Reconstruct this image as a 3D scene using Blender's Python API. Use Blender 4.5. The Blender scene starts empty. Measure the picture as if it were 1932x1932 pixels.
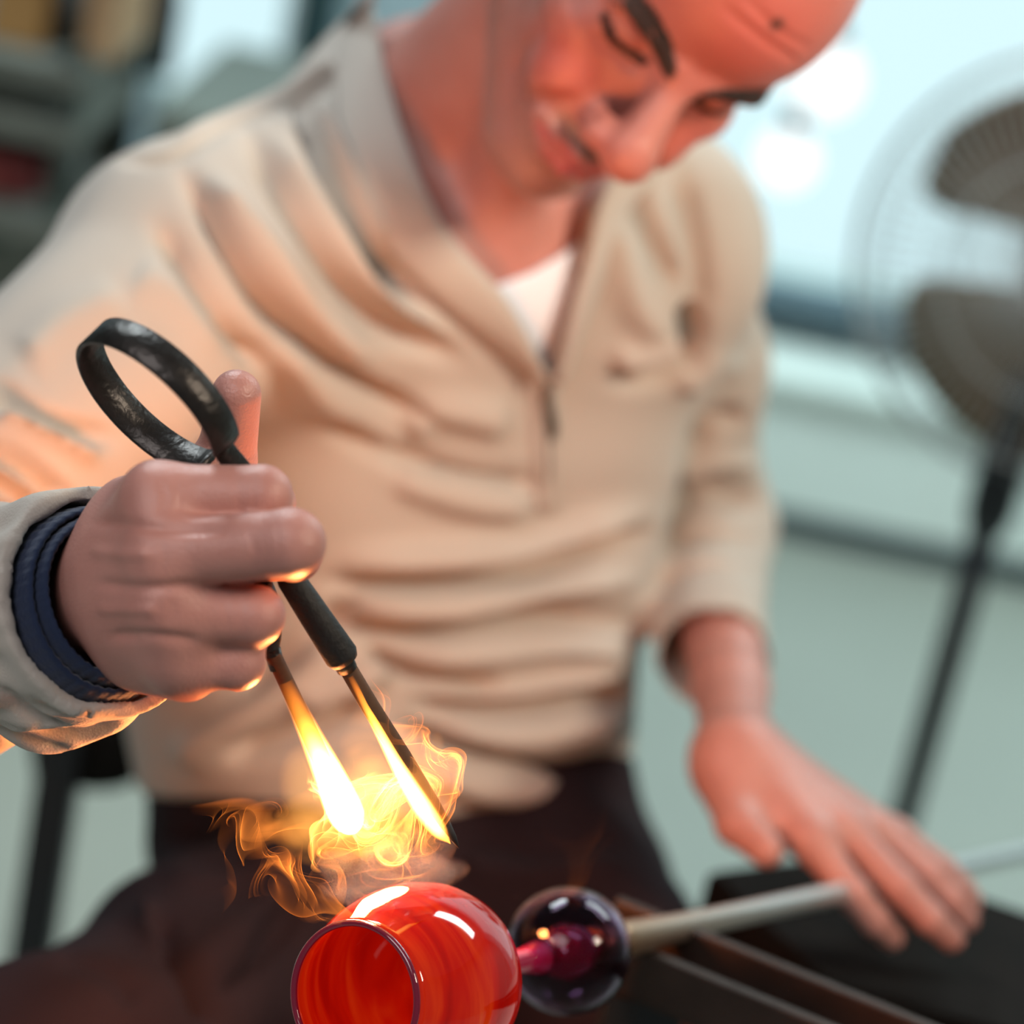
import bpy, bmesh, math, random
import numpy as np
from mathutils import Vector, Matrix, noise
from mathutils.bvhtree import BVHTree

scene = bpy.context.scene
coll = scene.collection
random.seed(7)

# ---------------------------------------------------------------- camera
FPX = 4800.0                       # focal length in pixels of the 1932 px frame
PITCH, ROLL, CAM_H = math.radians(20), math.radians(12), 1.32
cam_data = bpy.data.cameras.new('camera')
cam = bpy.data.objects.new('camera', cam_data)
coll.objects.link(cam)
scene.camera = cam
cam_data.sensor_width = 36.0
cam_data.lens = 36.0 * FPX / 1932.0
cam_data.clip_start = 0.05
MC = Matrix.Translation((0, 0, CAM_H)) @ Matrix.Rotation(math.pi/2 - PITCH, 4, 'X') @ Matrix.Rotation(ROLL, 4, 'Z')
cam.matrix_world = MC
cam_data.dof.use_dof = True
cam_data.dof.focus_distance = 0.985
cam_data.dof.aperture_fstop = (cam_data.lens/1000.0) / 0.0225
cam_data.dof.aperture_blades = 0

# ---------------------------------------------------------------- world, lights, exposure
world = bpy.data.worlds.new('world')
scene.world = world
world.use_nodes = True
bg = world.node_tree.nodes['Background']
bg.inputs[0].default_value = (0.80, 0.93, 1.0, 1)
bg.inputs[1].default_value = 0.10
scene.cycles.use_light_tree = False; scene.cycles.adaptive_threshold = 0.03; scene.cycles.max_bounces = 6; scene.cycles.diffuse_bounces = 2; scene.cycles.glossy_bounces = 3
scene.view_settings.view_transform = 'Standard'
scene.view_settings.look = 'None'
scene.view_settings.exposure = 0.0
scene.view_settings.gamma = 1.0
scene.view_settings.use_curve_mapping = False

def area_light(name, loc, target, size, power, color, size_y=None, spread=180):
    ld = bpy.data.lights.new(name, 'AREA')
    ld.energy = power; ld.color = color
    ld.spread = math.radians(spread)
    ld.shape = 'RECTANGLE'; ld.size = size; ld.size_y = size_y or size
    o = bpy.data.objects.new(name, ld); coll.objects.link(o)
    o.location = loc
    o.rotation_euler = (Vector(target) - Vector(loc)).to_track_quat('-Z', 'Y').to_euler()
    return o
area_light('rim_light', (-0.9, 2.5, 2.6), (-0.2, 1.4, 0.9), 0.9, 34, (0.86, 0.97, 1.0), 0.35)  # added cool light from behind, rims the shoulder; no fixture
area_light('warm_key_light', (1.60, 0.40, 2.25), (-0.05, 1.40, 1.22), 0.40, 4.6, (1.0, 0.84, 0.66), 0.45, 48)  # added warm key aimed at face and chest; there is no furnace
area_light('background_fill', (1.35, 2.9, 2.5), (1.35, 3.1, 0.0), 1.6, 50, (0.84, 1.0, 0.98), 0.5)  # added overhead light that brightens the floor and back wall
area_light('front_fill_light', (-1.0, -0.7, 2.6), (0.0, 1.35, 0.95), 1.5, 30, (1.0, 0.94, 0.93), 0.9)  # added broad soft fill from behind the camera at left, out of view

# ---------------------------------------------------------------- helpers
def C(px, py, d):
    """point at photo pixel (px,py) and depth d (m), in camera-aligned metres"""
    return np.array([(px - 966.0)/FPX*d, (966.0 - py)/FPX*d, -d])
def W(p):
    return MC @ Vector((float(p[0]), float(p[1]), float(p[2])))
def CW(px, py, d):
    return W(C(px, py, d))
MCn = np.array(MC)
def to_world(V):
    V = np.asarray(V, float)
    return V @ MCn[:3, :3].T + MCn[:3, 3]
def pix(V):
    d = -V[:, 2]
    return np.stack([966 + FPX*V[:, 0]/d, 966 - FPX*V[:, 1]/d], 1)
def ray_plane(px, py, n, k):
    """world point where the photo ray meets plane dot(n,x)=k"""
    o = Vector((0, 0, CAM_H)); r = (W(C(px, py, 1.0)) - o)
    t = (k - o.dot(Vector(n)))/r.dot(Vector(n))
    return o + r*t

def world_of(o):
    m = Matrix.LocRotScale(o.location, o.rotation_euler, o.scale)
    return m if o.parent is None else world_of(o.parent) @ o.matrix_parent_inverse @ m
def new_obj(name, mesh, mat=None, parent=None, smooth=True):
    o = bpy.data.objects.new(name, mesh)
    coll.objects.link(o)
    if mat is not None:
        for m in (mat if isinstance(mat, (list, tuple)) else [mat]): mesh.materials.append(m)
    if parent is not None:
        o.parent = parent
        o.matrix_parent_inverse = world_of(parent).inverted()
    elif len(mesh.vertices):
        co = np.empty(len(mesh.vertices)*3, np.float32); mesh.vertices.foreach_get('co', co); co = co.reshape(-1, 3)
        base = Vector(((co[:, 0].min()+co[:, 0].max())/2, (co[:, 1].min()+co[:, 1].max())/2, co[:, 2].min()))
        mesh.transform(Matrix.Translation(-base)); o.location = base
    if smooth and len(mesh.polygons):
        mesh.polygons.foreach_set('use_smooth', np.ones(len(mesh.polygons), bool))
    return o
def mesh_np(name, V, F, world=True):
    """V (n,3) camera metres, F (m,4|3) faces -> mesh in world coordinates"""
    me = bpy.data.meshes.new(name)
    V = to_world(V) if world else np.asarray(V, float)
    F = np.asarray(F, np.int32); k = F.shape[1]
    me.vertices.add(len(V)); me.vertices.foreach_set('co', V.astype(np.float32).ravel())
    me.loops.add(F.size); me.loops.foreach_set('vertex_index', F.ravel())
    me.polygons.add(len(F)); me.polygons.foreach_set('loop_start', np.arange(0, F.size, k, dtype=np.int32))
    me.update(calc_edges=True); me.validate()
    return me
def bm_mesh(name, bm):
    me = bpy.data.meshes.new(name)
    bmesh.ops.recalc_face_normals(bm, faces=bm.faces)
    bm.to_mesh(me); bm.free()
    return me
def tag(o, label, cat, group=None, kind=None):
    o['label'] = label; o['category'] = cat
    if group: o['group'] = group
    if kind: o['kind'] = kind
    return o
def struct(o, label=None, cat=None):
    o['kind'] = 'structure'
    if label: o['label'] = label
    if cat: o['category'] = cat
    return o
def empty(name, loc):
    o = bpy.data.objects.new(name, None); coll.objects.link(o); o.location = loc
    o.empty_display_size = 0.05
    return o
def tube(bm, pts, radii, seg=16, cap=True):
    """swept round tube through world points"""
    pts = [Vector(p) for p in pts]
    if not hasattr(radii, '__len__'): radii = [radii]*len(pts)
    rings = []; n = None
    for i, p in enumerate(pts):
        t = (pts[min(i+1, len(pts)-1)] - pts[max(i-1, 0)]).normalized()
        if n is None:
            n = t.orthogonal().normalized()
        n = (n - t*n.dot(t)).normalized(); b = t.cross(n)
        rings.append([bm.verts.new(p + (n*math.cos(a) + b*math.sin(a))*radii[i]) for a in [2*math.pi*k/seg for k in range(seg)]])
    for a, b in zip(rings, rings[1:]):
        for k in range(seg):
            bm.faces.new((a[k], a[(k+1) % seg], b[(k+1) % seg], b[k]))
    if cap:
        bm.faces.new(rings[0][::-1]); bm.faces.new(rings[-1])
    return rings
def lathe(bm, origin, axis, prof, seg=48, closed=False):
    """prof: list of (s, r) along axis from origin (world)"""
    axis = Vector(axis).normalized(); n = axis.orthogonal().normalized(); b = axis.cross(n)
    rings = []
    for s, r in prof:
        p = Vector(origin) + axis*s
        rings.append([bm.verts.new(p + (n*math.cos(2*math.pi*k/seg) + b*math.sin(2*math.pi*k/seg))*max(r, 1e-5)) for k in range(seg)])
    pairs = list(zip(rings, rings[1:])) + ([(rings[-1], rings[0])] if closed else [])
    for a, c in pairs:
        for k in range(seg):
            bm.faces.new((a[k], a[(k+1) % seg], c[(k+1) % seg], c[k]))
    return rings
def box(bm, center, ax, ay, az, bevel=0.0):
    """box with half-axis vectors"""
    c = Vector(center); ax, ay, az = Vector(ax), Vector(ay), Vector(az)
    vs = [bm.verts.new(c + ax*i + ay*j + az*k) for i in (-1, 1) for j in (-1, 1) for k in (-1, 1)]
    fs = [(0, 1, 3, 2), (4, 6, 7, 5), (0, 4, 5, 1), (2, 3, 7, 6), (0, 2, 6, 4), (1, 5, 7, 3)]
    faces = [bm.faces.new([vs[i] for i in f]) for f in fs]
    if bevel:
        es = list({e for f in faces for e in f.edges})
        bmesh.ops.bevel(bm, geom=es, offset=bevel, segments=2, profile=0.5, affect='EDGES')
def bez(pts, n):
    """Catmull-Rom through points"""
    P = [np.asarray(p, float) for p in pts]; out = []
    P = [2*P[0]-P[1]] + P + [2*P[-1]-P[-2]]
    m = len(P) - 3
    for q in range(n):
        u = q/(n-1)*m; i = min(int(u), m-1); t = u - i
        a, b, c, d = P[i:i+4]
        out.append(0.5*((2*b) + (c-a)*t + (2*a-5*b+4*c-d)*t*t + (3*b-a-3*c+d)*t**3))
    return out

# ---------------------------------------------------------------- materials
def mat(name, color, rough=0.6, metal=0.0, noise_scale=None, noise_amt=0.12, bump=0.0, bump_scale=None, **kw):
    m = bpy.data.materials.new(name); m.use_nodes = True
    nt = m.node_tree; b = nt.nodes['Principled BSDF']
    b.inputs['Base Color'].default_value = (*color, 1)
    b.inputs['Roughness'].default_value = rough
    b.inputs['Metallic'].default_value = metal
    for k, v in kw.items():
        b.inputs[k.replace('_', ' ')].default_value = v
    if noise_scale:
        tc = nt.nodes.new('ShaderNodeTexCoord')
        n = nt.nodes.new('ShaderNodeTexNoise'); n.inputs['Scale'].default_value = noise_scale
        n.inputs['Detail'].default_value = 5
        nt.links.new(tc.outputs['Object'], n.inputs['Vector'])
        mx = nt.nodes.new('ShaderNodeMix'); mx.data_type = 'RGBA'
        lo = tuple(c*(1-noise_amt) for c in color); hi = tuple(min(1, c*(1+noise_amt)) for c in color)
        mx.inputs['A'].default_value = (*lo, 1); mx.inputs['B'].default_value = (*hi, 1)
        nt.links.new(n.outputs['Fac'], mx.inputs['Factor'])
        nt.links.new(mx.outputs['Result'], b.inputs['Base Color'])
    if bump:
        tc = nt.nodes.new('ShaderNodeTexCoord')
        n = nt.nodes.new('ShaderNodeTexNoise'); n.inputs['Scale'].default_value = bump_scale or 200
        n.inputs['Detail'].default_value = 4
        nt.links.new(tc.outputs['Object'], n.inputs['Vector'])
        bp = nt.nodes.new('ShaderNodeBump'); bp.inputs['Strength'].default_value = bump; bp.inputs['Distance'].default_value = 0.002
        nt.links.new(n.outputs['Fac'], bp.inputs['Height']); nt.links.new(bp.outputs['Normal'], b.inputs['Normal'])
    return m

def skin_material():
    m = mat('skin', (0.60, 0.26, 0.19), 0.37, bump=0.25, bump_scale=900)
    nt = m.node_tree; b = nt.nodes['Principled BSDF']
    b.inputs['Subsurface Weight'].default_value = 0.06
    b.inputs['Subsurface Radius'].default_value = (0.008, 0.003, 0.0015)
    tc = nt.nodes.new('ShaderNodeTexCoord')
    n = nt.nodes.new('ShaderNodeTexNoise'); n.inputs['Scale'].default_value = 45; n.inputs['Detail'].default_value = 3
    nt.links.new(tc.outputs['Object'], n.inputs['Vector'])
    base = nt.nodes.new('ShaderNodeMix'); base.data_type = 'RGBA'
    base.inputs['A'].default_value = (0.44, 0.195, 0.16, 1); base.inputs['B'].default_value = (0.57, 0.285, 0.24, 1)
    nt.links.new(n.outputs['Fac'], base.inputs['Factor'])
    cur = base
    for att, col in (('flush', (0.60, 0.09, 0.06)), ('lip', (0.45, 0.11, 0.12)), ('stubble', (0.20, 0.15, 0.135)), ('mole', (0.10, 0.045, 0.035))):
        a = nt.nodes.new('ShaderNodeAttribute'); a.attribute_name = att
        mx = nt.nodes.new('ShaderNodeMix'); mx.data_type = 'RGBA'
        mx.inputs['B'].default_value = (*col, 1)
        nt.links.new(a.outputs['Fac'], mx.inputs['Factor'])
        nt.links.new(cur.outputs['Result'], mx.inputs['A'])
        cur = mx
    nt.links.new(cur.outputs['Result'], b.inputs['Base Color'])
    return m
def fabric_material(name, a, bcol, weave=900, sheen=0.2, rough=0.9):
    m = mat(name, a, rough)
    nt = m.node_tree; b = nt.nodes['Principled BSDF']
    b.inputs['Sheen Weight'].default_value = sheen
    tc = nt.nodes.new('ShaderNodeTexCoord')
    n = nt.nodes.new('ShaderNodeTexNoise'); n.inputs['Scale'].default_value = 9; n.inputs['Detail'].default_value = 3
    mx = nt.nodes.new('ShaderNodeMix'); mx.data_type = 'RGBA'
    mx.inputs['A'].default_value = (*a, 1); mx.inputs['B'].default_value = (*bcol, 1)
    w = nt.nodes.new('ShaderNodeTexVoronoi'); w.inputs['Scale'].default_value = weave
    bp = nt.nodes.new('ShaderNodeBump'); bp.inputs['Strength'].default_value = 0.25; bp.inputs['Distance'].default_value = 0.0006
    nt.links.new(tc.outputs['Object'], n.inputs['Vector']); nt.links.new(tc.outputs['Object'], w.inputs['Vector'])
    nt.links.new(n.outputs['Fac'], mx.inputs['Factor']); nt.links.new(mx.outputs['Result'], b.inputs['Base Color'])
    nt.links.new(w.outputs['Distance'], bp.inputs['Height']); nt.links.new(bp.outputs['Normal'], b.inputs['Normal'])
    return m
M_skin = skin_material()
M_shirt = fabric_material('beige_shirt_cotton', (0.43, 0.385, 0.34), (0.50, 0.45, 0.40))
M_under = fabric_material('white_undershirt_cotton', (0.80, 0.84, 0.93), (0.86, 0.90, 0.98))
M_navy = fabric_material('navy_knit_cotton', (0.004, 0.011, 0.040), (0.006, 0.018, 0.06), weave=600)
M_trouser = fabric_material('dark_brown_trouser_cloth', (0.017, 0.010, 0.013), (0.027, 0.018, 0.022), sheen=0.0)
M_trouser.node_tree.nodes['Principled BSDF'].inputs['Specular IOR Level'].default_value = 0.1
M_hair = mat('dark_eyebrow_hair', (0.035, 0.02, 0.018), 0.6, noise_scale=400, noise_amt=0.5)

# ---------------------------------------------------------------- implicit-surface modelling (smooth unions of joints, meshed with surface nets)
def s_ell(c, r, R=None):
    c = np.asarray(c, float); r = np.asarray(r, float)
    def f(P):
        Q = P - c
        if R is not None: Q = Q @ R
        k0 = np.sqrt(((Q/r)**2).sum(1)) + 1e-9; k1 = np.sqrt(((Q/(r*r))**2).sum(1)) + 1e-9
        return k0*(k0-1)/k1
    return f
def s_cap(a, b, ra, rb=None):
    a = np.asarray(a, float); b = np.asarray(b, float); rb = ra if rb is None else rb
    ab = b-a; L2 = (ab*ab).sum() + 1e-12
    def f(P):
        Q = P-a; h = np.clip((Q @ ab)/L2, 0, 1)
        return np.sqrt(((Q - h[:, None]*ab)**2).sum(1)) - (ra + (rb-ra)*h)
    return f
def smin(a, b, k):
    if k <= 0: return np.minimum(a, b)
    h = np.maximum(k - np.abs(a-b), 0)/k
    return np.minimum(a, b) - h*h*k*0.25
def smax(a, b, k): return -smin(-a, -b, k)
def s_group(items):
    """items: (op, k, f) with op 'u' union or 's' subtract"""
    def f(P):
        d = None
        for op, k, g in items:
            v = g(P)
            if d is None: d = v
            elif op == 'u': d = smin(d, v, k)
            else: d = smax(d, -v, k)
        return d
    return f
def chain(pts, rad, k=0.004):
    return s_group([('u', k, s_cap(pts[i], pts[i+1], rad[i], rad[i+1])) for i in range(len(pts)-1)])

def mesh_sdf(f, lo, hi, h):
    lo = np.asarray(lo, float); hi = np.asarray(hi, float); B = 4
    nb = np.ceil((hi-lo)/(h*B)).astype(int) + 1
    n = nb*B
    ax = [lo[i] + h*B*(np.arange(nb[i]) + 0.5) - h*0.5 for i in range(3)]
    G = np.stack(np.meshgrid(*ax, indexing='ij'), -1).reshape(-1, 3)
    d = np.concatenate([f(G[i:i+300000]) for i in range(0, len(G), 300000)]).reshape(nb)
    F = np.repeat(np.repeat(np.repeat(d, B, 0), B, 1), B, 2).astype(np.float32)
    act = np.argwhere(np.abs(d) < h*B*1.35)
    off = np.stack(np.meshgrid(*[np.arange(B)]*3, indexing='ij'), -1).reshape(-1, 3)
    for i in range(0, len(act), 5000):
        idx = (act[i:i+5000, None, :]*B + off[None]).reshape(-1, 3)
        F[idx[:, 0], idx[:, 1], idx[:, 2]] = f(lo + idx*h)
    S = F < 0
    cnt = sum(S[i:n[0]-1+i, j:n[1]-1+j, k:n[2]-1+k].astype(np.int8) for i in (0, 1) for j in (0, 1) for k in (0, 1))
    cells = np.argwhere((cnt > 0) & (cnt < 8))
    vid = -np.ones(np.array(S.shape)-1, np.int32)
    vid[cells[:, 0], cells[:, 1], cells[:, 2]] = np.arange(len(cells))
    acc = np.zeros((len(cells), 3)); num = np.zeros(len(cells))
    corners = [(i, j, k) for i in (0, 1) for j in (0, 1) for k in (0, 1)]
    val = {c: F[cells[:, 0]+c[0], cells[:, 1]+c[1], cells[:, 2]+c[2]].astype(float) for c in corners}
    for a in corners:
        for axn in range(3):
            if a[axn] == 0:
                b = list(a); b[axn] = 1; b = tuple(b)
                va, vb = val[a], val[b]; m = (va < 0) != (vb < 0)
                t = np.where(m, va/np.where(m, va-vb, 1), 0)
                p = np.array(a, float)[None] + t[:, None]*np.eye(3)[axn]
                acc[m] += p[m]; num[m] += 1
    V = lo + h*(cells + acc/num[:, None])
    faces = []
    for axn in range(3):
        u, v = (axn+1) % 3, (axn+2) % 3
        sl0 = [slice(None)]*3; sl1 = [slice(None)]*3
        sl0[axn] = slice(0, -1); sl1[axn] = slice(1, None)
        D = S[tuple(sl0)] != S[tuple(sl1)]
        e = np.argwhere(D)
        ok = (e[:, u] > 0) & (e[:, v] > 0) & (e[:, u] < S.shape[u]-1) & (e[:, v] < S.shape[v]-1)
        e = e[ok]; inside = S[e[:, 0], e[:, 1], e[:, 2]]
        def cid(du, dv):
            q = e.copy(); q[:, u] -= du; q[:, v] -= dv
            return vid[q[:, 0], q[:, 1], q[:, 2]]
        q = np.stack([cid(1, 1), cid(0, 1), cid(0, 0), cid(1, 0)], 1)
        q[~inside] = q[~inside][:, ::-1]
        faces.append(q)
    Fc = np.concatenate(faces); Fc = Fc[(Fc >= 0).all(1)]
    return V, Fc
def vnormals(V, F):
    n = np.cross(V[F[:, 2]]-V[F[:, 0]], V[F[:, 3]]-V[F[:, 1]])
    N = np.zeros_like(V)
    for i in range(4): np.add.at(N, F[:, i], n)
    return N/(np.linalg.norm(N, axis=1, keepdims=True) + 1e-12)
def relax(V, F, it=1, lam=0.5):
    for _ in range(it):
        A = np.zeros_like(V); c = np.zeros(len(V))
        for i in range(4):
            np.add.at(A, F[:, i], V[F[:, (i+1) % 4]] + V[F[:, (i+3) % 4]]); np.add.at(c, F[:, i], 2)
        V = V + lam*(A/c[:, None] - V)
    return V
def poly_dist(U, pts):
    """distance of 2-D points to a polyline, with parameter 0..1"""
    pts = np.asarray(pts, float); best = np.full(len(U), 1e9); par = np.zeros(len(U)); m = len(pts)-1
    for i in range(m):
        a, b = pts[i], pts[i+1]; ab = b-a
        h = np.clip(((U-a) @ ab)/((ab*ab).sum()+1e-9), 0, 1)
        d = np.sqrt(((U - a - h[:, None]*ab)**2).sum(1))
        s = d < best; best[s] = d[s]; par[s] = (i+h[s])/m
    return best, par
def folds(V, F, strokes):
    """push cloth or skin in and out along creases drawn on its front (photo pixels, metres, pixels)"""
    N = vnormals(V, F); U = pix(V)
    face = np.clip((N*(-V/np.linalg.norm(V, axis=1, keepdims=True))).sum(1)*2.5, 0, 1)
    D = np.zeros(len(V))
    for pts, amp, w in strokes:
        pl = bez([np.array(p, float) for p in pts], max(8, 5*len(pts)))
        pa_ = np.array(pl); m = (U > pa_.min(0)-3*w).all(1) & (U < pa_.max(0)+3*w).all(1)
        if not m.any(): continue
        d, t = poly_dist(U[m], pl)
        D[m] += amp*np.exp(-(d/w)**2)*np.clip(np.minimum(t, 1-t)*6+0.15, 0, 1)
    return V + N*(D*face)[:, None]
def in_poly(U, poly):
    poly = np.asarray(poly, float); x, y = U[:, 0], U[:, 1]; ins = np.zeros(len(U), bool); j = len(poly)-1
    for i in range(len(poly)):
        xi, yi = poly[i]; xj, yj = poly[j]
        c = ((yi > y) != (yj > y)) & (x < (xj-xi)*(y-yi)/(yj-yi+1e-12)+xi)
        ins ^= c; j = i
    return ins
def poly_sd(U, poly):
    d, _ = poly_dist(U, list(poly)+[poly[0]])
    return np.where(in_poly(U, poly), -d, d)

_rs = np.random.RandomState(5)
_wk = [(_rs.normal(size=3), _rs.uniform(0, 6.28)) for _ in range(14)]
def wobble(V, scale):
    """smooth pseudo-random field in about -1..1"""
    out = np.zeros(len(V))
    for i, (k, ph) in enumerate(_wk): out += np.sin(V @ (k*scale*(0.6+0.12*i)*2.2) + ph + 1.3*np.sin(V @ (k[::-1]*scale) + ph*2))
    return out/5.0

# ---------------------------------------------------------------- the person: one continuous body (head, neck, chest, hands)
HR = np.array([[0.72177042, 0.6921165, -0.00471377], [-0.41069961, 0.42279437, -0.80781851], [-0.55711156, 0.58499545, 0.58941245]])
HC = np.array([0.0811, 0.2884, -1.3415])
def H(x, y, z): return HR @ (np.array([x, y, z], float)/1000) + HC     # head coordinates in mm -> camera metres

def sym(op, k, make):
    return [(op, k, make(1)), (op, k, make(-1))]
mm = 0.001
MX = -5.0
def head_items():
    E = lambda c, r: s_ell(np.array(c, float), np.array(r, float))
    K = lambda a, b, ra, rb=None: s_cap(a, b, ra, rb)
    it = [('u', 0, E((0, 46, -8), (75, 78, 98))),
          ('u', 25, E((0, 42, 30), (64, 58, 63))),
          ('u', 18, E((0, -22, 38), (57, 72, 50)))]
    it += sym('u', 16, lambda s: E((s*45, -20, 56), (19, 15, 20)))
    it += sym('u', 16, lambda s: K((s*53, -58, 8), (s*20, -98, 68), 15, 14))
    it += [('u', 12, E((0, -100, 77), (21, 15, 17))), ('u', 14, E((0, -66, 72), (33, 26, 27)))]
    it += sym('u', 12, lambda s: E((s*35, -44, 73), (17, 19, 15)))
    it += sym('u', 9, lambda s: K((s*9, 11, 88), (s*47, 14, 72), 8.5, 7.5))
    it += sym('s', 8, lambda s: E((s*31, 1, 97), (17, 9.5, 18)))
    it += sym('u', 3, lambda s: E((s*31, 2.5, 69), (15, 12, 14)))
    it += sym('s', 3, lambda s: K((s*17, 9.5, 85), (s*45, 10, 78), 2.2, 2.2))
    it += sym('s', 4, lambda s: K((s*18, -9, 83), (s*42, -11, 78), 1.8, 1.8))
    it += [('u', 9, K((0, 6, 88), (1, -27, 111), 8, 13.0)), ('u', 7, E((2, -34, 114), (15.5, 13, 14)))]
    it += sym('u', 10, lambda s: E((s*16, -39, 101), (8.5, 9.5, 12)))
    it += sym('s', 3, lambda s: E((s*8, -48, 109), (5, 4, 7)))
    # lips: two soft rolls with a line between them
    it += sym('u', 4, lambda s: K((MX, -61, 100), (MX+s*15, -63.5, 95), 4.6, 4.0))
    it += sym('u', 4, lambda s: K((MX+s*15, -63.0, 95), (MX+s*30, -62+1.5*s*-1, 85), 4.0, 2.4))
    it += sym('u', 4, lambda s: K((MX, -72.5, 98), (MX+s*14, -71.5, 94), 5.6, 5.0))
    it += sym('u', 4, lambda s: K((MX+s*14, -71.5, 94), (MX+s*29, -64.5, 85), 5.0, 2.6))
    it += sym('s', 3, lambda s: K((MX, -66.5, 106), (MX+s*16, -67, 99.5), 2.2, 2.2))
    it += sym('s', 3, lambda s: K((MX+s*16, -67, 99.5), (MX+s*34, -61, 88), 2.3, 2.6))
    it += sym('s', 7, lambda s: K((s*22, -34, 98), (s*40, -58, 85), 3.6, 3.0))
    it += [('s', 8, K((-12, -85, 99), (12, -85, 99), 4))]
    # ears, mostly above the frame
    it += sym('u', 6, lambda s: E((s*76, -6, -10), (7, 30, 17)))
    it += sym('s', 4, lambda s: E((s*83, -4, -8), (6, 20, 9)))
    return it
_head = s_group(head_items())
def f_head(P):
    r = np.sqrt(((P-HC)**2).sum(1)); out = r - 0.10; m = r < 0.17
    if m.any(): out[m] = _head(((P[m] - HC) @ HR)*1000.0)*mm
    return out

# trunk (used for the skin under the shirt, the undershirt and the shirt itself)
RS, LS = C(360, 515, 1.38), C(1225, 450, 1.57)
RE, LE = C(-400, 1265, 1.16), C(1336, 1000, 1.75)
RCUFF, LCUFF = C(198, 1135, 0.972), C(1345, 1225, 1.605)
f_trunk = s_group([
    ('u', 0, s_cap(RS, LS, 0.062, 0.064)),
    ('u', 0.05, s_cap(C(770, 165, 1.53), RS, 0.050, 0.055)),
    ('u', 0.05, s_cap(C(880, 175, 1.56), LS, 0.050, 0.055)),
    ('u', 0.09, s_cap(C(560, 700, 1.55), C(985, 700, 1.63), 0.105, 0.105)),
    ('u', 0.08, s_cap(C(600, 1060, 1.60), C(925, 1060, 1.66), 0.106, 0.104)),
    ('u', 0.08, s_cap(C(590, 1385, 1.63), C(868, 1405, 1.69), 0.112, 0.110))])
NECK0, NECK1 = H(0, -40, -32), C(815, 270, 1.50)
f_neck = s_group([('u', 0, s_cap(NECK0, NECK1, 0.054, 0.058)),
                  ('u', 0.02, s_cap(H(-52, -35, -12), C(935, 490, 1.470), 0.012, 0.010)),
                  ('u', 0.02, s_cap(H(0, -85, 20), C(925, 430, 1.455), 0.022, 0.018)),
                  ('u', 0.02, s_cap(C(935, 505, 1.478), C(640, 380, 1.47), 0.012, 0.012)),
                  ('u', 0.02, s_cap(C(965, 500, 1.480), C(1150, 400, 1.52), 0.012, 0.012))])
OPEN_NECK = [(690, -120), (702, 60), (728, 210), (775, 350), (835, 455), (928, 545), (985, 630), (1025, 705), (1060, 580), (1090, 470), (1112, 395), (1170, 310), (1330, 100), (1330, -120)]
def f_skin_top(P):
    d = smin(f_head(P), f_neck(P), 0.018)
    pr = np.clip(poly_sd(pix(P), OPEN_NECK)*(-P[:, 2])/FPX, 0, 0.03)/0.03
    return smin(d, f_trunk(P) + 0.012 + 0.028*pr, 0.03)

def finger(pts, r): return chain(pts, r, 0.0025)
# right hand: fist around the tool
Mc = [C(296, 938, .925), C(305, 1045, .917), C(316, 1150, .921), C(336, 1242, .931)]
f_rh_back = s_group(
    [('u', 0, s_cap(C(258, 1115, .960), C(150, 1140, 1.01), 0.0245, 0.027))] +
    [('u', 0.022, s_cap(a, b, ra, rb)) for a, b, ra, rb in (
        (C(262, 1020, .947), Mc[0], .0150, .0125), (C(258, 1072, .941), Mc[1], .0150, .0128),
        (C(264, 1140, .943), Mc[2], .0148, .0120), (C(280, 1195, .948), Mc[3], .014, .0112))] +
    [('u', 0.015, s_cap(C(250, 1090, .968), C(360, 1090, .955), .025, .022)),
     ('u', 0.012, s_cap(C(270, 1235, .955), C(355, 1270, .942), .013, .010)),
     ('u', 0.015, s_cap(C(262, 975, .962), C(330, 938, .962), .016, .013))])
f_rh_fing = s_group([
    ('u', 0, finger([Mc[0], C(494, 934, .924), C(508, 950, .953), C(455, 962, .974)], [.0122, .0108, .0096, .0085])),
    ('u', 0.0022, finger([Mc[1], C(548, 1024, .906), C(556, 1045, .940), C(490, 1055, .965)], [.0125, .0122, .0100, .0088])),
    ('u', 0.004, finger([Mc[2], C(480, 1161, .924), C(482, 1172, .953), C(420, 1175, .967)], [.0122, .0108, .0098, .0085])),
    ('u', 0.006, finger([Mc[3], C(448, 1250, .934), C(448, 1258, .958), C(400, 1250, .968)], [.0112, .0098, .0088, .0080])),
    ('u', 0.003, finger([C(330, 940, .972), C(425, 870, .988), C(446, 744, .974)], [.0125, .0120, .0096]))])
def f_rhand(P): return smin(f_rh_back(P), f_rh_fing(P), 0.006)

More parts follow.
